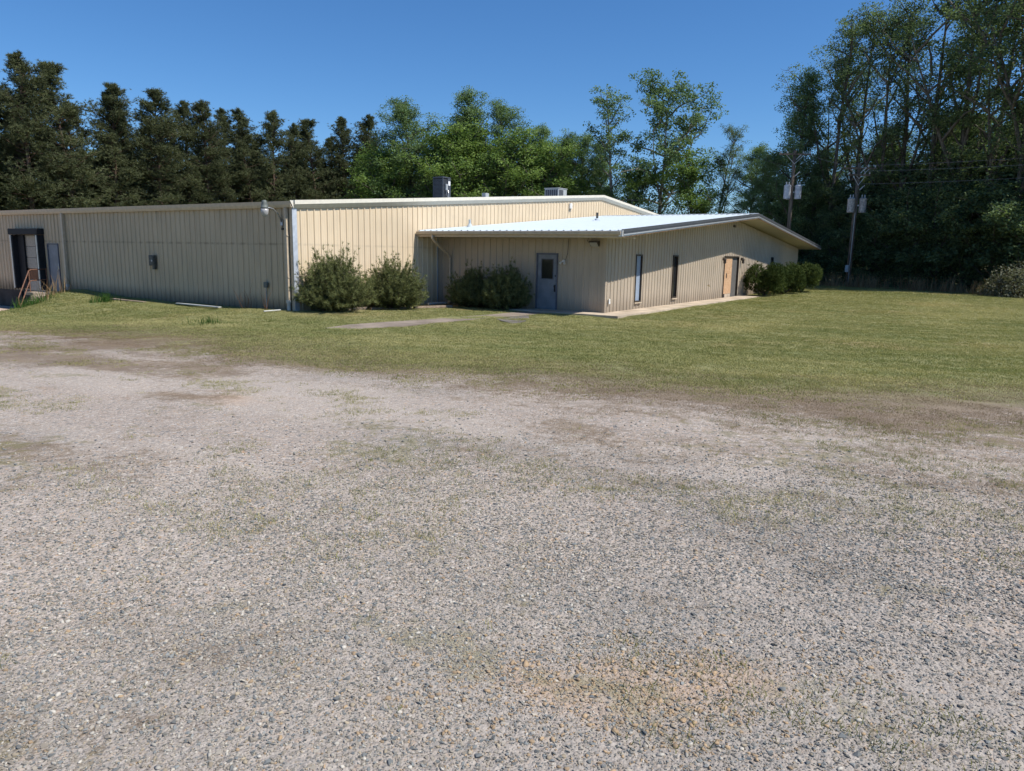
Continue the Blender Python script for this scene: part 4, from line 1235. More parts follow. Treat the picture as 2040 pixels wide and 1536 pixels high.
def pine(seed, H=20., base=.30, rad=2.7, whorls=30, leaf=.27):
    rng = np.random.default_rng(seed)
    tr, _ = curve((0, 0, 0), (0, 0, 1), H * .985, (rng.normal() * .05, rng.normal() * .05, .2), 14, rng, .05)
    segs = [(tr, np.linspace(.24, .035, len(tr)) * H / 20)]
    cen = []; dirs = []; tints = []
    for k in range(whorls):
        u = (k + rng.uniform(0, .8)) / whorls
        t = base + (1 - base) * u
        zt = t * H * .98
        nb = rng.integers(2, 5) if u < .25 else rng.integers(3, 6)
        for j in range(nb):
            az = rng.uniform(0, 2 * np.pi)
            L = rad * np.interp(u, [0, .15, .45, .75, .92, 1], [.85, 1.0, .98, .84, .54, .20]) * rng.uniform(.5, 1.15)
            el = np.interp(u, [0, .4, .8, 1], [-.15, .15, .55, 1.0]) + rng.normal() * .15
            p0 = np.array([np.interp(zt, tr[:, 2], tr[:, 0]), np.interp(zt, tr[:, 2], tr[:, 1]), zt + rng.uniform(-.2, .2)])
            br, de = curve(p0, (math.cos(az) * math.cos(el), math.sin(az) * math.cos(el), math.sin(el)), L, (0, 0, .55), 5, rng, .18)
            segs.append((br, np.linspace(.05, .012, len(br))))
            tt = rng.uniform(.2, .8)
            nt = int(15 + L * 15)
            w = rng.uniform(.28, 1.0, nt) ** .7
            ix = w * 5
            pts = np.stack([np.interp(ix, range(6), br[:, q]) for q in range(3)], 1)
            pts += rng.normal(size=pts.shape) * np.array([.34, .34, .20]) * (L / 2.6)
            dd = np.tile(de, (nt, 1)) + (pts - np.stack([np.interp(ix, range(6), br[:, q]) for q in range(3)], 1)) * 1.5 + np.array([0, 0, .35])
            dd /= np.linalg.norm(dd, axis=1)[:, None]
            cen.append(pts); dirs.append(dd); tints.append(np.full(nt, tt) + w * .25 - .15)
    for z_ in np.linspace(H * .93, H, 7):
        cen.append(np.array([[np.interp(z_, tr[:, 2], tr[:, 0]), np.interp(z_, tr[:, 2], tr[:, 1]), z_]])); dirs.append(np.array([[0, 0, 1.]])); tints.append(np.array([.5]))
    lv = needles_np(rng, np.concatenate(cen), np.concatenate(dirs), leaf, .038, 11, np.concatenate(tints))
    return tubes_np(segs, 5), lv

def plant_meshes(name, gen, leafm, barkm, nper):
    (tv, tf), (lv, lf, lc) = gen
    return np_mesh(name + '_trunk', tv, tf, 4, barkm, True), np_mesh(name + '_crown', lv, lf, nper, leafm, False, lc)

KIND = {}
for i, sd in enumerate((11, 12, 13, 14)):
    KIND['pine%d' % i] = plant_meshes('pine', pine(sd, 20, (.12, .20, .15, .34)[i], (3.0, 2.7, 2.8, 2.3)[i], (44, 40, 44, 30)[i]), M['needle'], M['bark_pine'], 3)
for i, sd in enumerate((21, 22, 23)):
    KIND['poplar%d' % i] = plant_meshes('poplar', broadleaf(sd, 20, (.10, .08, .12)[i], (3.7, 3.2, 4.0)[i], 54, 1150, 44, .150, .46, 'cone', .72), M['leaf_mid'], M['bark'], 4)
for i, sd in enumerate((31, 32)):
    KIND['sapling%d' % i] = plant_meshes('sapling', broadleaf(sd, 10, .06, 2.3, 32, 520, 40, .14, .38, 'round', .8), M['leaf_lime'], M['bark'], 4)
for i, sd in enumerate((41, 42, 43, 44)):
    KIND['tall%d' % i] = plant_meshes('tall', broadleaf(sd, 22, (.30, .34, .26, .38)[i], (3.6, 3.2, 4.0, 3.0)[i], 36, (350, 330, 370, 300)[i], 42, .155, .44, 'tall', .85, (2, 1, 3, 2)[i]), M['leaf_dark'], M['bark'], 4)
KIND['oak0'] = plant_meshes('oak', broadleaf(51, 19, .28, 4.2, 30, 560, 30, .22, .46, 'round', .45, 2, .6), M['leaf_mid'], M['bark_pale'], 4)
KIND['thin0'] = plant_meshes('thin', broadleaf(52, 19, .30, 2.3, 26, 230, 24, .20, .40, 'tall', .8), M['leaf_mid'], M['bark_pale'], 4)
KIND['under0'] = plant_meshes('under', broadleaf(61, 8, .03, 2.6, 30, 420, 32, .20, .46, 'round', .55, 2), M['leaf_dark'], M['bark'], 4)

def tree(kind, x, y, h, label, cat='tree', group=None, name=None, wide=1.0, rz=None, hk=None):
    tm, cm = KIND[kind]
    z0 = tz(x, y)
    H0 = {'pine': 20, 'popl': 20, 'sapl': 10, 'tall': 22, 'oak0': 19, 'thin': 19, 'unde': 8}[kind[:4]]
    r = empty(name or 'tree', (x, y, z0 - .05), label, cat, group, rz if rz is not None else (x * 1.7 + y * 2.3) % 6.28)
    s = h / H0
    r.scale = (s * wide, s * wide, s)
    for nm, me in (('trunk', tm), ('crown', cm)):
        o = bpy.data.objects.new(nm, me)
        COL.objects.link(o); o.parent = r
    return r

ORD = ['first', 'second', 'third', 'fourth', 'fifth', 'sixth', 'seventh', 'eighth', 'ninth', 'tenth', 'eleventh', 'twelfth', 'thirteenth', 'fourteenth', 'fifteenth', 'sixteenth', 'seventeenth', 'eighteenth']
GP = 'pines in a row behind the warehouse'
pines = [(18.9, 58.8, 20.0, 0, 1.25), (22.8, 58.3, 19.8, 2, 1.3), (26.9, 58.5, 18.9, 1, 1.2), (29.2, 59.5, 18.3, 3, 1.2), (31.6, 57.8, 18.9, 2, 1.25), (35.4, 58.4, 18.4, 0, 1.2),
         (37.6, 57.6, 18.7, 1, 1.25), (41.0, 58.2, 18.9, 3, 1.2), (43.2, 56.8, 19.0, 3, 1.25), (46.3, 57.0, 19.0, 1, 1.2), (49.3, 56.5, 17.9, 0, 1.1), (52.2, 55.4, 18.9, 2, 1.2), (55.8, 54.2, 19.6, 1, 1.15), (58.4, 52.3, 20.0, 0, 1.2)]
for i, (x, y, h, k, w) in enumerate(pines):
    lb = '%s dark pine from the photo edge in the row behind the warehouse' % ORD[i].capitalize()
    if i == 0: lb = 'Tallest dark pine behind the warehouse, first at the photo edge'
    if i == 8: lb = 'Thin-crowned pine with bare reddish lower stem behind the yard lamp corner'
    if i == 13: lb = 'Rounded dark pine last in the row before the bright green trees'
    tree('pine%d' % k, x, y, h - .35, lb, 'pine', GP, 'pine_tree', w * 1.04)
for i, (x, y, h, k) in enumerate([(13.5, 60.5, 19.5, 1), (17.0, 64, 19.6, 2), (21, 63, 18.9, 0), (25, 63, 18.4, 1), (29, 63, 17.6, 2), (33.5, 62.5, 17.6, 0), (36.5, 62, 17.8, 2), (40.5, 62, 18.0, 1), (45, 61, 18.2, 0), (48.5, 61, 17.5, 2), (53, 60, 17.6, 1), (57, 58, 18.6, 0), (61, 55, 18.8, 2)]):
    tree('pine%d' % k, x, y, h - 1.6, 'dark pine half hidden in the second row behind the warehouse pines', 'pine', 'second row of pines', 'pine_tree', 1.3)
GB = 'broadleaf trees behind the warehouse'
for x, y, h, k, w, lb in [
        (51.5, 38.4, 19.6, 'poplar0', 1.25, 'Bright green pointed tree left of the rooftop condenser'),
        (54.2, 36.0, 15.2, 'poplar2', 1.1, 'Lower green tree directly behind the rooftop condenser'),
        (55.6, 32.2, 20.3, 'poplar1', 1.15, 'Tallest pointed green tree behind the middle of the warehouse roof'),
        (53.2, 33.6, 17.6, 'poplar0', .9, 'Narrow shoulder tree just left of the tallest pointed green tree'),
        (55.1, 28.7, 18.8, 'poplar2', 1.1, 'Pointed green tree just right of the tallest behind the roof'),
        (57.9, 25.6, 16.2, 'poplar1', 1.15, 'Medium green tree above the grey rooftop unit'),
        (58.6, 23.6, 15.6, 'poplar0', 1.1, 'Green tree right of the grey rooftop unit'),
        (59.9, 21.6, 15.4, 'poplar2', 1.05, 'Last rounded green tree before the slim pale-stemmed one'),
        (60.6, 19.3, 14.6, 'poplar1', 1.0, 'Low green tree tucked behind the slim pale-stemmed tree')]:
    tree(k, x, y, h, lb, 'tree', GB, 'broadleaf_tree', w)
GS = 'lime green saplings behind the warehouse'
for x, y, h, k, lb in [(50.0, 34.0, 14.6, 0, 'Lime green young tree just right of the rooftop condenser'), (51.0, 30.0, 14.8, 1, 'Lime green young tree between condenser and grey rooftop unit'),
                       (52.5, 27.0, 14.2, 0, 'Lime green young tree left of the grey rooftop unit'), (56.0, 21.8, 13.2, 1, 'Lime green young tree beyond the warehouse ridge'),
                       (48.2, 40.0, 13.2, 1, 'Lime green young tree under the bright pointed tree'), (52.0, 46.5, 13.6, 0, 'Lime green young tree between the last pines'), (57.0, 14.0, 11.0, 1, 'Yellow green young tree at the foot of the leafy spreading tree')]:
    tree('sapling%d' % k, x, y, h, lb, 'sapling', GS, 'sapling_tree', 1.25)
tree('thin0', 57.4, 16.0, 18.9, 'Slim sparse pale-stemmed tree left of the leafy spreading tree', 'tree', None, 'slim_tree', 1.1)
tree('oak0', 58.3, 11.0, 19.4, 'Leafy spreading tree standing alone above the annex roof', 'tree', None, 'spreading_tree', 1.05, 2.2)
tree('sapling1', 57.5, 7.4, 11.5, 'Low loose green tree right of the spreading tree', 'tree', None, 'broadleaf_tree', 1.2)
tree('tall3', 56.8, 4.2, 14.4, 'Short open-topped tree over the annex ridge', 'tree', None, 'woodland_tree', .9)
tree('poplar2', 57.5, 1.2, 12.6, 'Bushy green tree low behind the annex ridge', 'tree', None, 'broadleaf_tree', 1.1)
GR = 'tall trees at the edge of the woods'
right = [(50.6, -3.9, 17.6, 'poplar1', .95, 'Pointed green tree behind the pole with pale transformers'), (52.5, -1.6, 11.5, 'poplar0', 1.0, 'Bushy green tree left of the pole with pale transformers'),
         (52.0, -5.8, 10.0, 'poplar2', 1.0, 'Rounded green tree right of the pole with pale transformers'),
         (51.5, -7.4, 20.4, 'tall0', 1.0, 'Tall forked tree leaning out left above the rusty transformers'), (52.2, -9.0, 21.3, 'tall1', 1.05, 'Highest narrow-topped tree of the woods edge above the rusty pole'),
         (50.6, -11.2, 20.4, 'tall2', .95, 'Tall dark tree just right of the rusty pole'), (49.6, -12.8, 21.4, 'tall0', 1.05, 'Second tall dark tree right of the rusty pole'),
         (48.3, -14.8, 22.2, 'tall1', 1.1, 'Pale-stemmed tall tree reaching the top of the picture'), (47.2, -16.8, 22.6, 'tall2', 1.1, 'Broad dark tree reaching past the top of the picture'),
         (45.8, -18.6, 21.6, 'tall0', 1.1, 'Dark tree near the right edge of the picture'), (44.2, -20.4, 21.4, 'tall3', 1.2, 'Dark tree behind the grey green shrub'), (43.0, -22.2, 21.6, 'tall2', 1.1, 'Dark tree cut off by the right edge of the picture')]
for x, y, h, k, w, lb in right:
    tree(k, x, y, h, lb, 'tree', GR, 'woodland_tree', w)
for i, (x, y, h, k, w) in enumerate([(57, -6, 12, 'poplar0', 1.4), (58, -9.5, 12, 'poplar2', 1.4), (56, -12, 13, 'poplar1', 1.5), (55, -15, 14, 'poplar1', 1.6), (54, -18, 14, 'poplar0', 1.5), (52.5, -21, 15, 'poplar0', 1.5), (50.5, -24, 18, 'tall2', 1.4),
                                  (62, -10, 12, 'poplar1', 1.6), (61, -15, 13, 'poplar2', 1.6), (59.5, -20, 14, 'poplar0', 1.6), (57, -25, 16, 'poplar1', 1.5), (48, -26, 17, 'poplar2', 1.4)]):
    tree(k, x, y, h, 'shadowed tree deeper in the woods behind the front trunks', 'tree', 'trees deeper in the woods', 'woodland_tree', w)
for i, (x, y, h, w) in enumerate([(49.6, -4.0, 4.2, 1.0), (50.4, -6.4, 5.0, 1.1), (49.8, -8.6, 5.6, 1.1), (49.5, -10.6, 6.5, 1.1), (48.6, -12.4, 7.0, 1.1), (47.8, -14.2, 7.0, 1.15), (46.6, -16.0, 7.2, 1.15), (45.6, -17.8, 7.0, 1.1), (44.4, -19.4, 7.0, 1.1), (43.0, -21.4, 7.0, 1.2),
                                  (52.5, -11.5, 8.5, 1.3), (51.2, -14.2, 9, 1.3), (50.0, -17, 9, 1.3), (48.2, -19.6, 9, 1.3), (46.5, -22, 9, 1.3), (55, -9, 8, 1.3), (54, -5, 8, 1.2)]):
    tree('under0', x, y, h, 'low dark bush filling the shade under the woods edge', 'bush', 'bushes under the woods edge', 'woodland_bush', w)

for i, (x, y, h) in enumerate([(14, 68, 11), (19, 68, 12), (25, 67.5, 11), (31, 67.5, 12), (37, 67, 11.5), (43, 66.5, 12), (49, 65.5, 12), (55, 64, 12.5), (60, 61, 13), (60, 46, 12), (62, 36, 12), (64, 28, 12)]):
    tree('under0', x, y, h, 'dark understorey tree filling the gaps behind the warehouse trees', 'tree', 'understorey behind the warehouse', 'understorey_tree', 1.5)
# ------------------------------------------------------------------ shrubs
def spiky(seed, W, H, n=420, lean=(0, 0)):
    """yew-like shrub: long shoots fanning out from the base, clothed in short needles"""
    rng = np.random.default_rng(seed)
    segs = []; cen = []; dirs = []; tints = []
    for k in range(n):
        az = rng.uniform(0, 2 * np.pi)
        q = rng.uniform(0, 1) ** .75
        el = np.interp(q, [0, 1], [1.45, .12])
        rlen = 1 / math.sqrt((math.cos(el) / (W * .5)) ** 2 + (math.sin(el) / H) ** 2)
        L = rlen * rng.uniform(.70, 1.0) * (1.18 if rng.uniform() < .16 else 1)
        d = (math.cos(az) * math.cos(el) + lean[0], math.sin(az) * math.cos(el) + lean[1], math.sin(el))
        b, de = curve((rng.normal() * .12, rng.normal() * .12, .04), d, L, (0, 0, .45), 6, rng, .16)
        b[:, 2] = np.maximum(b[:, 2], .06)
        if k % 3 == 0:
            segs.append((b, np.linspace(.014, .004, 7)))
        m = 15
        w = rng.uniform(.35, 1.0, m)
        ix = w * 6
        p = np.stack([np.interp(ix, range(7), b[:, a]) for a in range(3)], 1)
        p += rng.normal(size=p.shape) * .045 * np.minimum(1, (1.15 - w))[:, None] * 1.6
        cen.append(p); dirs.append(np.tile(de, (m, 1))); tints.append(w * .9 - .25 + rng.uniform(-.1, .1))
    lv = needles_np(rng, np.concatenate(cen), np.concatenate(dirs), .115, .013, 11, np.concatenate(tints))
    return tubes_np(segs, 4), lv

def lumpy(seed, W, D, H, n=2600, leaf=.10):
    """juniper: billowing tufts over several lobes"""
    rng = np.random.default_rng(seed)
    lob = [(rng.uniform(-.35, .35) * W, rng.uniform(-.35, .35) * D, rng.uniform(.3, .68) * H, rng.uniform(.22, .36)) for _ in range(11)]
    cen = []; dirs = []; t = []
    segs = []
    for (x, y, z, s) in lob:
        m = n // 11
        v = rng.normal(size=(m, 3)); v /= np.linalg.norm(v, axis=1)[:, None]
        rr = rng.uniform(.55, 1.08, m)[:, None]
        bump = 1 + .18 * np.sin(v[:, :1] * 9 + x * 5) * np.sin(v[:, 1:2] * 8 + y * 7)
        p = np.array([x, y, z]) + v * rr * bump * s * np.array([W * .8, D * .8, H * .95])
        k = p[:, 2] > .03
        cen.append(p[k]); dirs.append((v * .8 + np.array([0, 0, .7]))[k]); t.append((rng.uniform(.1, .6) + .35 * (rr[:, 0] - .6))[k])
        c, _ = curve((0, 0, 0), (x, y, z), math.sqrt(x * x + y * y + z * z), (0, 0, .1), 4, rng, .1)
        segs.append((c, np.linspace(.05, .02, 5)))
    d = np.concatenate(dirs); d /= np.linalg.norm(d, axis=1)[:, None]
    lv = needles_np(rng, np.concatenate(cen), d, leaf * 1.6, .035, 9, np.concatenate(t))
    return tubes_np(segs, 5), lv

def shrub(name, gen, leafm, x, y, label, cat='shrub', group=None, rz=0.0, nper=3, z=None):
    tm, cm = plant_meshes(name, gen, leafm, M['twig'], nper)
    r = empty(name, (x, y, tz(x, y) if z is None else z), label, cat, group, rz)
    mesh_obj('stems', tm, r); mesh_obj('foliage', cm, r)
    return r
GSH = 'spiky shrubs in the planting bed'
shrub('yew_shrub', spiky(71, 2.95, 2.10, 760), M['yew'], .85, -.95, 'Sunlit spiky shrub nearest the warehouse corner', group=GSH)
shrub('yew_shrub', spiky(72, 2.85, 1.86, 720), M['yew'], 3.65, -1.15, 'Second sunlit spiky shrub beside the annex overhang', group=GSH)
shrub('yew_shrub', spiky(73, 2.15, 1.66, 560), M['yew'], 7.02, -2.35, 'Shaded spiky shrub under the overhang beside the bent downspout', group=GSH)
shrub('yew_shrub', spiky(74, 2.3, 1.80, 600), M['yew'], 7.08, -3.95, 'Shaded spiky shrub left of the blue annex door', group=GSH)
GJ = 'junipers at the annex gable'
shrub('juniper_bush', lumpy(81, 2.6, 1.9, 1.9, 3000), M['juniper'], 26.1, -8.95, 'Rounded dark juniper nearest the boarded entry', 'juniper', GJ)
shrub('juniper_bush', lumpy(82, 2.7, 2.0, 2.05, 3000), M['juniper'], 29.0, -9.3, 'Middle juniper with browned patch against the annex wall', 'juniper', GJ)
shrub('juniper_bush', lumpy(83, 2.8, 2.2, 2.0, 3000), M['juniper'], 32.0, -9.7, 'Brighter green juniper at the far end of the annex', 'juniper', GJ)
rg = np.random.default_rng(91)
def bramble_gen():
    t, l = spiky(92, 4.2, 2.1, 420)
    n = 5200
    v = rg.normal(size=(n, 3)); v /= np.linalg.norm(v, axis=1)[:, None]
    c = v * rg.uniform(.55, 1.05, (n, 1)) * np.array([2.1, 1.7, 1.9]) * (1 + .2 * np.sin(v[:, :1] * 7) * np.cos(v[:, 1:2] * 6)); c[:, 2] = np.abs(c[:, 2])
    return t, leaves_np(rg, c, .13, .5, .7)
shrub('bramble_bush', bramble_gen(), M['bramble'], 38.9, -20.9, 'Grey green rounded shrub at the lawn edge on the right', 'shrub', None, 0, 4)

# ------------------------------------------------------------------ scatter helper (geometry nodes, for uncountable stuff only)
def scatter(name, pts, rot, scl, idx, tint, sources, label):
    me = bpy.data.meshes.new(name)
    me.vertices.add(len(pts))
    me.vertices.foreach_set('co', np.ascontiguousarray(pts, dtype=np.float32).ravel())
    for nm, typ, arr, key in (('rot', 'FLOAT_VECTOR', rot, 'vector'), ('scl', 'FLOAT_VECTOR', scl, 'vector'), ('pick', 'INT', idx, 'value'), ('tint', 'FLOAT_COLOR', tint, 'color')):
        a = me.attributes.new(nm, typ, 'POINT')
        a.data.foreach_set(key, np.ascontiguousarray(arr, dtype=np.int32 if typ == 'INT' else np.float32).ravel())
    o = bpy.data.objects.new(name, me)
    COL.objects.link(o)
    src = bpy.data.collections.new(name + '_shapes')
    for i, m_ in enumerate(sources):
        so = bpy.data.objects.new('%s_shape_%02d' % (name, i), m_)
        src.objects.link(so)
    g = bpy.data.node_groups.new(name + '_nodes', 'GeometryNodeTree')
    g.interface.new_socket('Geometry', in_out='INPUT', socket_type='NodeSocketGeometry')
    g.interface.new_socket('Geometry', in_out='OUTPUT', socket_type='NodeSocketGeometry')
    N = g.nodes; Lk = g.links
    gi = N.new('NodeGroupInput'); go = N.new('NodeGroupOutput')
    ip = N.new('GeometryNodeInstanceOnPoints')
    ci = N.new('GeometryNodeCollectionInfo')
    ci.inputs[0].default_value = src
    ci.inputs['Separate Children'].default_value = True
    ci.inputs['Reset Children'].default_value = True
    def na(nm, typ):
        nd = N.new('GeometryNodeInputNamedAttribute'); nd.data_type = typ; nd.inputs['Name'].default_value = nm
        return nd.outputs['Attribute']
    Lk.new(gi.outputs[0], ip.inputs['Points'])
    Lk.new(ci.outputs[0], ip.inputs['Instance'])
    ip.inputs['Pick Instance'].default_value = True
    Lk.new(na('pick', 'INT'), ip.inputs['Instance Index'])
    Lk.new(na('rot', 'FLOAT_VECTOR'), ip.inputs['Rotation'])
    Lk.new(na('scl', 'FLOAT_VECTOR'), ip.inputs['Scale'])
    Lk.new(ip.outputs[0], go.inputs[0])
    md = o.modifiers.new('scatter', 'NODES'); md.node_group = g
    return tag(o, label, kind='stuff')

rng = np.random.default_rng(7)
# grass tufts: blades of one tuft as a small mesh
gm_i = leafmat('lawn_blades', (0.190, 0.215, 0.080), (0.480, 0.425, 0.215), .35, inst=True, rough=.7)
def tuft_mesh(seed, blades, height, width, bw, mat, flat=.45):
    r_ = np.random.default_rng(seed)
    az = r_.uniform(0, 2 * np.pi, blades); rad = np.sqrt(r_.uniform(0, 1, blades)) * width
    b0 = np.stack([np.cos(az) * rad, np.sin(az) * rad, np.zeros(blades) - .01], 1)
    lean = r_.normal(size=(blades, 3)) * flat; lean[:, 2] = 1
    lean /= np.linalg.norm(lean, axis=1)[:, None]
    h = height * r_.uniform(.5, 1.2, blades)[:, None]
    w = np.stack([-np.sin(az + 1), np.cos(az + 1), np.zeros(blades)], 1) * bw
    tip = b0 + lean * h + np.stack([np.cos(az), np.sin(az), np.zeros(blades)], 1) * h * .35
    v = np.stack([b0 - w, b0 + w, tip], 1).reshape(-1, 3)
    return np_mesh('tuft', v, np.arange(blades * 3), 3, mat)
lawn_src = [tuft_mesh(100 + i, 30, .038, .17, .0075, gm_i, 1.0) for i in range(5)]
def sample(n, x0, x1, y0, y1):
    return rng.uniform(x0, x1, n), rng.uniform(y0, y1, n)
FW2 = np.array([math.cos(yaw), math.sin(yaw)]); RT2 = np.array([math.sin(yaw), -math.cos(yaw)])
def in_view(x, y, margin=1.05):
    dx = x - CAM.x; dy = y - CAM.y
    d = dx * FW2[0] + dy * FW2[1]; s = dx * RT2[0] + dy * RT2[1]
    return (d > 1.0) & (np.abs(s) < d * .72 * margin + 4.0), np.hypot(dx, dy)
def no_build(x, y):
    a = (x > -.02) & (y > -.02)
    b = (x > 6.7) & (y > -8.95) & (x < 25.3)
    b2 = (x > XA - .02) & (y > YA) & (x < XB)
    c = (x > -5.6) & (x < 0) & (y > 16.6)
    pth = (x > -3.5) & (x < 6.8) & (y < -4.75 - np.abs(x - 1) * .06) & (y > -6.0)
    bed = (x > .4) & (x < 6.8) & (y > -1.3 - .12 * x)
    return ~(a | b | b2 | c | (pth & (rng.uniform(size=len(x)) < .80)) | (bed & (rng.uniform(size=len(x)) < .75)))
x, y = sample(620000, -9.5, 50, -35, 17)
vis, dist = in_view(x, y)
e = -gdist(x, y) - .25 + (vnoise(x * .5, y * .4, 31) - .5) * 3.2 + (vnoise(x * 2.2, y * 1.6, 32) - .5) * 1.4
dens = np.interp(dist, [8, 18, 30, 60], [1.0, .75, .38, .16]) * sstep(-2.4, 1.1, e)
keep = vis & no_build(x, y) & (rng.uniform(size=len(x)) < dens) & (x < 47 - .0 * y)
x, y, dist, e = x[keep], y[keep], dist[keep], e[keep]
zz = gz(x, y)
n = len(x)
def lblob(cx, cy, rx, ry): return np.exp(-(((x - cx) / rx) ** 2 + ((y - cy) / ry) ** 2))
brownish = lblob(6.4, -13.6, 3.2, .8) + lblob(14, -18.6, 3.5, 1.2) * .8 + lblob(21, -20, 5, 1.6) + lblob(24, -17.5, 6, .8) * .7 + lblob(-4.6, -2.3, .7, .5)
big = vnoise(x * .55, y * .2, 41); mid = vnoise(x * 1.7, y * .8, 42); spot = sstep(.62, .8, vnoise(x * .23, y * .23, 43))
tv = np.clip(.25 + .35 * big + .3 * (mid - .5) + .25 * spot + .55 * brownish + .10 * np.sin(2 * np.pi * (-gdist(x, y) + .35 * vnoise(x * .15, y * .15, 44)) / 1.25) + rng.normal(size=n) * .16, 0, 1)
sc = rng.uniform(.7, 1.25, n) * np.interp(dist, [8, 25, 60], [1, 1.25, 1.9])
scatter('lawn_grass', np.stack([x, y, zz], 1), np.stack([np.zeros(n), np.zeros(n), rng.uniform(0, 6.28, n)], 1), np.stack([sc, sc, sc * rng.uniform(.7, 1.1, n)], 1),
        rng.integers(0, 5, n), np.stack([tv, tv, tv, np.ones(n)], 1), lawn_src, 'short mown olive green lawn grass around the annex')
print('lawn tufts', n)

# dry and green weeds in the gravel
weed_mat = leafmat('gravel_weeds', (0.185, 0.195, 0.070), (0.370, 0.340, 0.160), .3, inst=True, rough=.8)
dead_mat = leafmat('dead_weeds', (0.155, 0.112, 0.076), (0.340, 0.262, 0.180), .2, inst=True, rough=.85)
weed_src = [tuft_mesh(200 + i, 18, .045, .06, .0026, weed_mat, .7) for i in range(4)]
dead_src = [tuft_mesh(220 + i, 24, .026, .10, .0032, dead_mat, .9) for i in range(4)]
def weedfield(x, y):
    a = vnoise(x * .9 + 3, y * .55, 51); b = vnoise(x * 2.6, y * 1.9, 52)
    return sstep(.54, .82, a * .62 + b * .45)
x, y = sample(190000, -17.2, -2, -28, 8)
vis, dist = in_view(x, y)
g_ = gdist(x, y)
keep = vis & (g_ > -.3) & (dist > 1.5) & (rng.uniform(size=len(x)) < weedfield(x, y) * np.interp(dist, [2, 6, 15, 25], [.55, .55, .7, .8]) + .006)
x, y, dist = x[keep], y[keep], dist[keep]; n = len(x)
t_ = np.clip(vnoise(x * 1.1, y, 53) + rng.normal(size=n) * .2, 0, 1)
sc = rng.uniform(.5, 1.3, n)
scatter('gravel_weeds', np.stack([x, y, gz(x, y)], 1), np.stack([np.zeros(n), np.zeros(n), rng.uniform(0, 6.28, n)], 1), np.stack([sc] * 3, 1), rng.integers(0, 4, n), np.stack([t_, t_, t_, np.ones(n)], 1), weed_src, 'thin green weeds growing in patches through the gravel')
print('weeds', n)
x, y = sample(400000, -13, 0, -28, 8)
vis, dist = in_view(x, y)
g_ = gdist(x, y)
bw_ = np.interp(y, [-40, -22, -20.5, -19, -17, -14.6, -11.6, -6.7, 3, 12], [6.5, 5.6, 5.0, 3.8, 2.9, 2.1, 1.4, 2.0, 1.4, 1.0])
bw_ = bw_ * (1.25 + .7 * sstep(-10, -4, y))
dd_ = sstep(1.5, .1, g_ / bw_) * sstep(-2.6, -.4, g_) * sstep(.30, .60, vnoise(x * .8, y * .5, 61) * .55 + vnoise(x * 2.6, y * 2.0, 62) * .45 + .16 * sstep(1.0, .2, g_ / bw_))
keep = vis & (rng.uniform(size=len(x)) < dd_ * .8)
x, y = x[keep], y[keep]; n = len(x)
t_ = np.clip(.2 + .5 * vnoise(x * .8, y * .8, 63) + rng.normal(size=n) * .18, 0, 1)
sc = rng.uniform(.6, 1.3, n)
scatter('dry_grass', np.stack([x, y, gz(x, y)], 1), np.stack([np.zeros(n), np.zeros(n), rng.uniform(0, 6.28, n)], 1), np.stack([sc] * 3, 1), rng.integers(0, 4, n), np.stack([t_, t_, t_, np.ones(n)], 1), dead_src, 'brown dead grass belt between the gravel and the lawn')
print('dead', n)

# gravel stones: crushed blue-grey rock and rounded tan pebbles
def stone_mat():
    m = NT('gravel_stone')
    at = m.n('ShaderNodeAttribute', attribute_name='tint'); at.attribute_type = 'INSTANCER'
    f = m.noise(60, 3, .6, m.obj())
    c = m.mix(m.rng(f, .3, .7, .0, .35), at.outputs['Color'], (0.30, 0.27, 0.24))
    m.bsdf(c, .85, 0, .25)
    return m.mat
smat = stone_mat()
def stone_mesh(seed, npt, flat, round_):
    r_ = np.random.default_rng(seed)
    p = r_.normal(size=(npt, 3)); p /= np.linalg.norm(p, axis=1)[:, None]
    p *= r_.uniform(.75 if round_ else .55, 1.0, (npt, 1)) * .5
    p[:, 2] *= flat; p[:, 0] *= 1.25
    bm = bmesh.new()
    for q in p: bm.verts.new(q)
    bmesh.ops.convex_hull(bm, input=bm.verts)
    for v_ in [v_ for v_ in bm.verts if not v_.link_faces]: bm.verts.remove(v_)
    me = bpy.data.meshes.new('stone'); bm.to_mesh(me); bm.free()
    me.materials.append(smat)
    if round_: me.polygons.foreach_set('use_smooth', [True] * len(me.polygons))
    return me
stone_src = [stone_mesh(300 + i, 13, (.5, .6, .42, .7, .55, .65)[i], False) for i in range(6)] + [stone_mesh(320 + i, 22, .62, True) for i in range(4)]
PAL = np.array([(.22, .245, .265), (.28, .30, .315), (.17, .19, .205), (.42, .365, .31), (.54, .48, .42), (.34, .305, .27), (.68, .63, .575), (.54, .37, .22), (.50, .41, .30), (.27, .265, .245)])
PW = np.array([.15, .14, .06, .18, .17, .11, .07, .02, .05, .05])
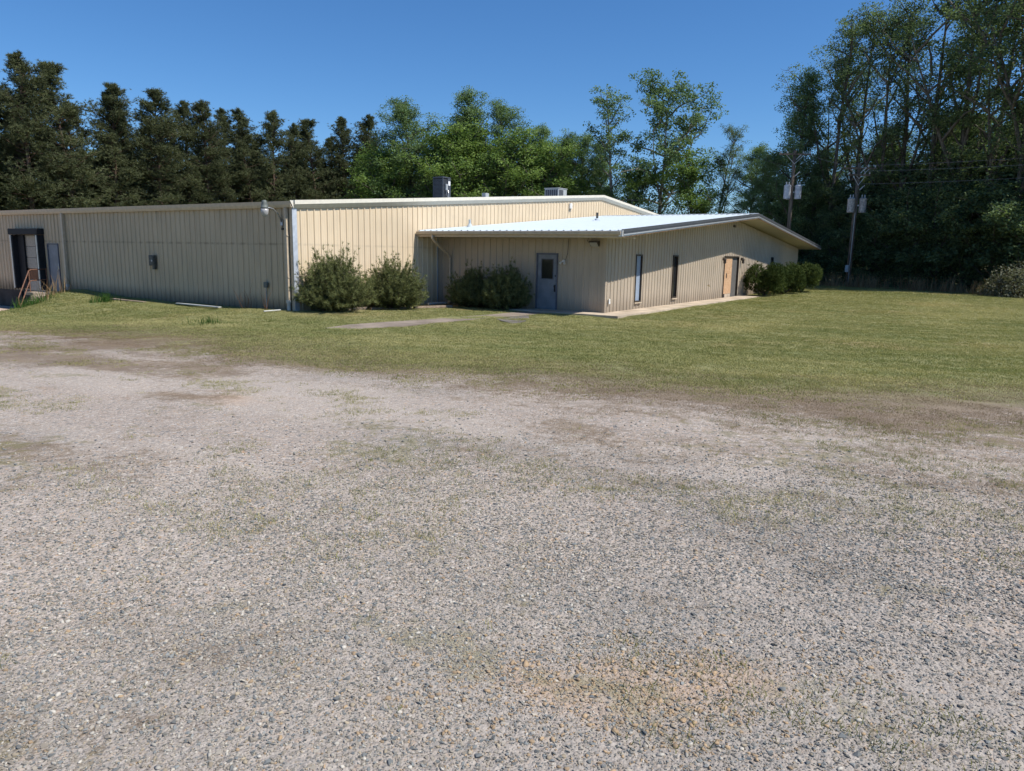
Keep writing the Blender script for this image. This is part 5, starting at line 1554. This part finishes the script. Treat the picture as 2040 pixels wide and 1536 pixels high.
def stones(n0, dmax, smin, smax, bluew):
    u = rng.uniform(0, 1, n0); ang = rng.uniform(-1.0, 1.0, n0)
    d = 1.3 + (dmax - 1.3) * np.sqrt(u)
    x = CAM.x + d * (math.cos(yaw) * np.cos(ang) + math.sin(yaw) * np.sin(ang))
    y = CAM.y + d * (math.sin(yaw) * np.cos(ang) - math.cos(yaw) * np.sin(ang))
    cl = vnoise(x * 1.1, y * .45, 71) * .65 + vnoise(x * 4, y * 4, 72) * .35
    k = (gdist(x, y) > .3) & (rng.uniform(size=n0) < .12 + 1.35 * cl) & (rng.uniform(size=n0) < sstep(dmax, dmax * .55, d))
    x, y, d = x[k], y[k], d[k]; n = len(x)
    s = smin + (smax - smin) * rng.uniform(0, 1, n) ** 2.2
    w = PW.copy(); w[:3] *= bluew; w /= w.sum()
    ci = rng.choice(len(PAL), n, p=w)
    s = np.where(np.isin(ci, (6, 7, 8)), np.minimum(s, .022 + .012 * rng.uniform(size=n)), s)
    dx_ = x + 14.78; dy_ = y + 19.15
    ru = .8 * np.exp(-(((dx_ * math.sin(yaw) - dy_ * math.cos(yaw)) / .75) ** 2 + ((dx_ * math.cos(yaw) + dy_ * math.sin(yaw)) / .34) ** 2)) * .55
    bl = sstep(.35, .7, vnoise(x * .6, y * .6, 73) * .5 + .5 * sstep(-1.0, 2.5, (x - CAM.x) * math.sin(yaw) - (y - CAM.y) * math.cos(yaw) + 1.2 - d * .15))
    ci = np.where(rng.uniform(size=n) < bl * .38, rng.integers(0, 3, n), ci)
    ci = np.where(rng.uniform(size=n) < ru, 7, ci)
    col = PAL[ci] * np.array([.98, .99, .93]) * rng.uniform(.42, .82, (n, 1))
    idx = np.where(np.isin(ci, (7, 8, 6)), rng.integers(6, 10, n), rng.integers(0, 6, n))
    rot = np.stack([rng.normal(size=n) * .25, rng.normal(size=n) * .25, rng.uniform(0, 6.28, n)], 1)
    return np.stack([x, y, gz(x, y) + s * .03 + .001], 1), rot, np.stack([s, s * rng.uniform(.75, 1.1, n), s], 1), idx, np.concatenate([col, np.ones((n, 1))], 1)
A = [stones(11500, 9.0, .019, .042, 2.6), stones(245000, 7.2, .010, .026, 1.1), stones(215000, 4.8, .006, .012, .7)]
B = [np.concatenate([a[i] for a in A]) for i in range(5)]
print('stones', len(B[0]))
scatter('gravel', B[0], B[1], B[2], B[3], B[4], stone_src, 'loose blue grey and tan gravel stones covering the yard')

# tall dry grass along the woods edge, one object of uncountable stalks
def stalks(seed, pts, hmin, hmax, per, spread, w):
    r_ = np.random.default_rng(seed)
    P = np.repeat(pts, per, 0) + np.concatenate([r_.normal(size=(len(pts) * per, 2)) * spread, np.zeros((len(pts) * per, 1))], 1)
    n = len(P)
    P[:, 2] = gz(P[:, 0], P[:, 1]) - .02
    h = r_.uniform(hmin, hmax, n)[:, None]
    d = r_.normal(size=(n, 3)) * .22; d[:, 2] = 1; d /= np.linalg.norm(d, axis=1)[:, None]
    a = r_.uniform(0, np.pi, n); wv_ = np.stack([np.cos(a), np.sin(a), np.zeros(n)], 1) * w
    mid = P + d * h * .55; tip = mid + (d + r_.normal(size=(n, 3)) * .25) * h * .45
    v = np.stack([P - wv_, P + wv_, mid + wv_ * .8, mid - wv_ * .8, tip], 1)
    base = np.arange(n)[:, None] * 5
    f = np.concatenate([base + np.array([[0, 1, 2]]), base + np.array([[0, 2, 3]]), base + np.array([[3, 2, 4]])], 1).ravel()
    t = np.repeat(r_.uniform(0, 1, n), 5)
    return v.reshape(-1, 3), f, np.stack([t, t, t, np.ones(n * 5)], 1)
ex = np.interp(np.linspace(0, 1, 260), [0, .15, .4, .7, 1], [44.9, 44.7, 43.9, 42.1, 38.6]) + rng.normal(size=260) * .45
ey = np.linspace(-6.0, -21.6, 260)
kk = rng.uniform(size=260) < .3 + .7 * (vnoise(ey * 1.3, ey * 0, 77) > .5)
P = np.stack([ex, ey, ex * 0], 1)[kk]
v, f, c_ = stalks(401, P, .3, 1.25, 9, .16, .016)
o = mesh_obj('tall_dry_grass', np_mesh('tall_dry_grass', v, f, 3, M['straw'], False, c_)); tag(o, 'straw coloured tall grass fringe along the woods edge', kind='stuff')

gu = np.random.default_rng(93)
nu = 26000
uy = gu.uniform(-24.5, -3.0, nu)
ux = np.interp(-uy, [3, 6, 12, 17, 21.6, 25], [49.6, 48.6, 47.4, 45.2, 41.6, 40.4]) + gu.gamma(2.0, .9, nu)
uz = gu.uniform(0, 1, nu) ** 1.3 * (1.0 + 1.8 * vnoise(uy * .7, ux * .7, 94))
v, f, c_ = leaves_np(gu, np.stack([ux, uy, gz(ux, uy) + uz], 1), .19, .5, .65)
o = mesh_obj('undergrowth', np_mesh('undergrowth', v, f, 4, M['leaf_dark'], False, c_)); tag(o, 'dark leafy undergrowth at the foot of the woods', kind='stuff')

def clump(name, x, y, hmin, hmax, n, spread, w, mat, label, cat, seed):
    v, f, c_ = stalks(seed, np.array([[x, y, 0.]]), hmin, hmax, n, spread, w)
    b = np.array([x, y, tz(x, y)])
    o = mesh_obj(name, np_mesh(name, v - b, f, 3, mat, False, c_), None, tuple(b))
    return tag(o, label, cat)
clump('dry_weed', -.35, 2.1, .4, 1.15, 16, .12, .006, M['rustweed'], 'rust brown dead weed by the junction box', 'weed', 411)
clump('dry_weed', -.45, .95, .4, .95, 10, .12, .006, M['rustweed'], 'rust brown bent weed left of the corner downspout', 'weed', 412)
clump('dry_weed', -.5, 3.2, .2, .6, 10, .2, .006, M['straw'], 'pale straw weed beside the long white board', 'weed', 413)
clump('tall_grass_clump', -1.05, 14.1, .4, 1.1, 60, .32, .010, M['straw'], 'tan tall grass clump beside the concrete steps', 'grass', 414)
clump('tall_grass_clump', -2.25, 13.6, .25, .65, 160, .35, .012, M['fresh'], 'fresh green grass clump below the concrete steps', 'grass', 415)
clump('tall_grass_clump', -1.65, 9.1, .2, .45, 140, .20, .012, M['fresh'], 'small green grass clump by the fallen board', 'grass', 416)
clump('tall_grass_clump', -4.5, -1.6, .10, .28, 90, .25, .008, M['fresh'], 'low green grass tuft on the lawn below the wall corner', 'grass', 417)
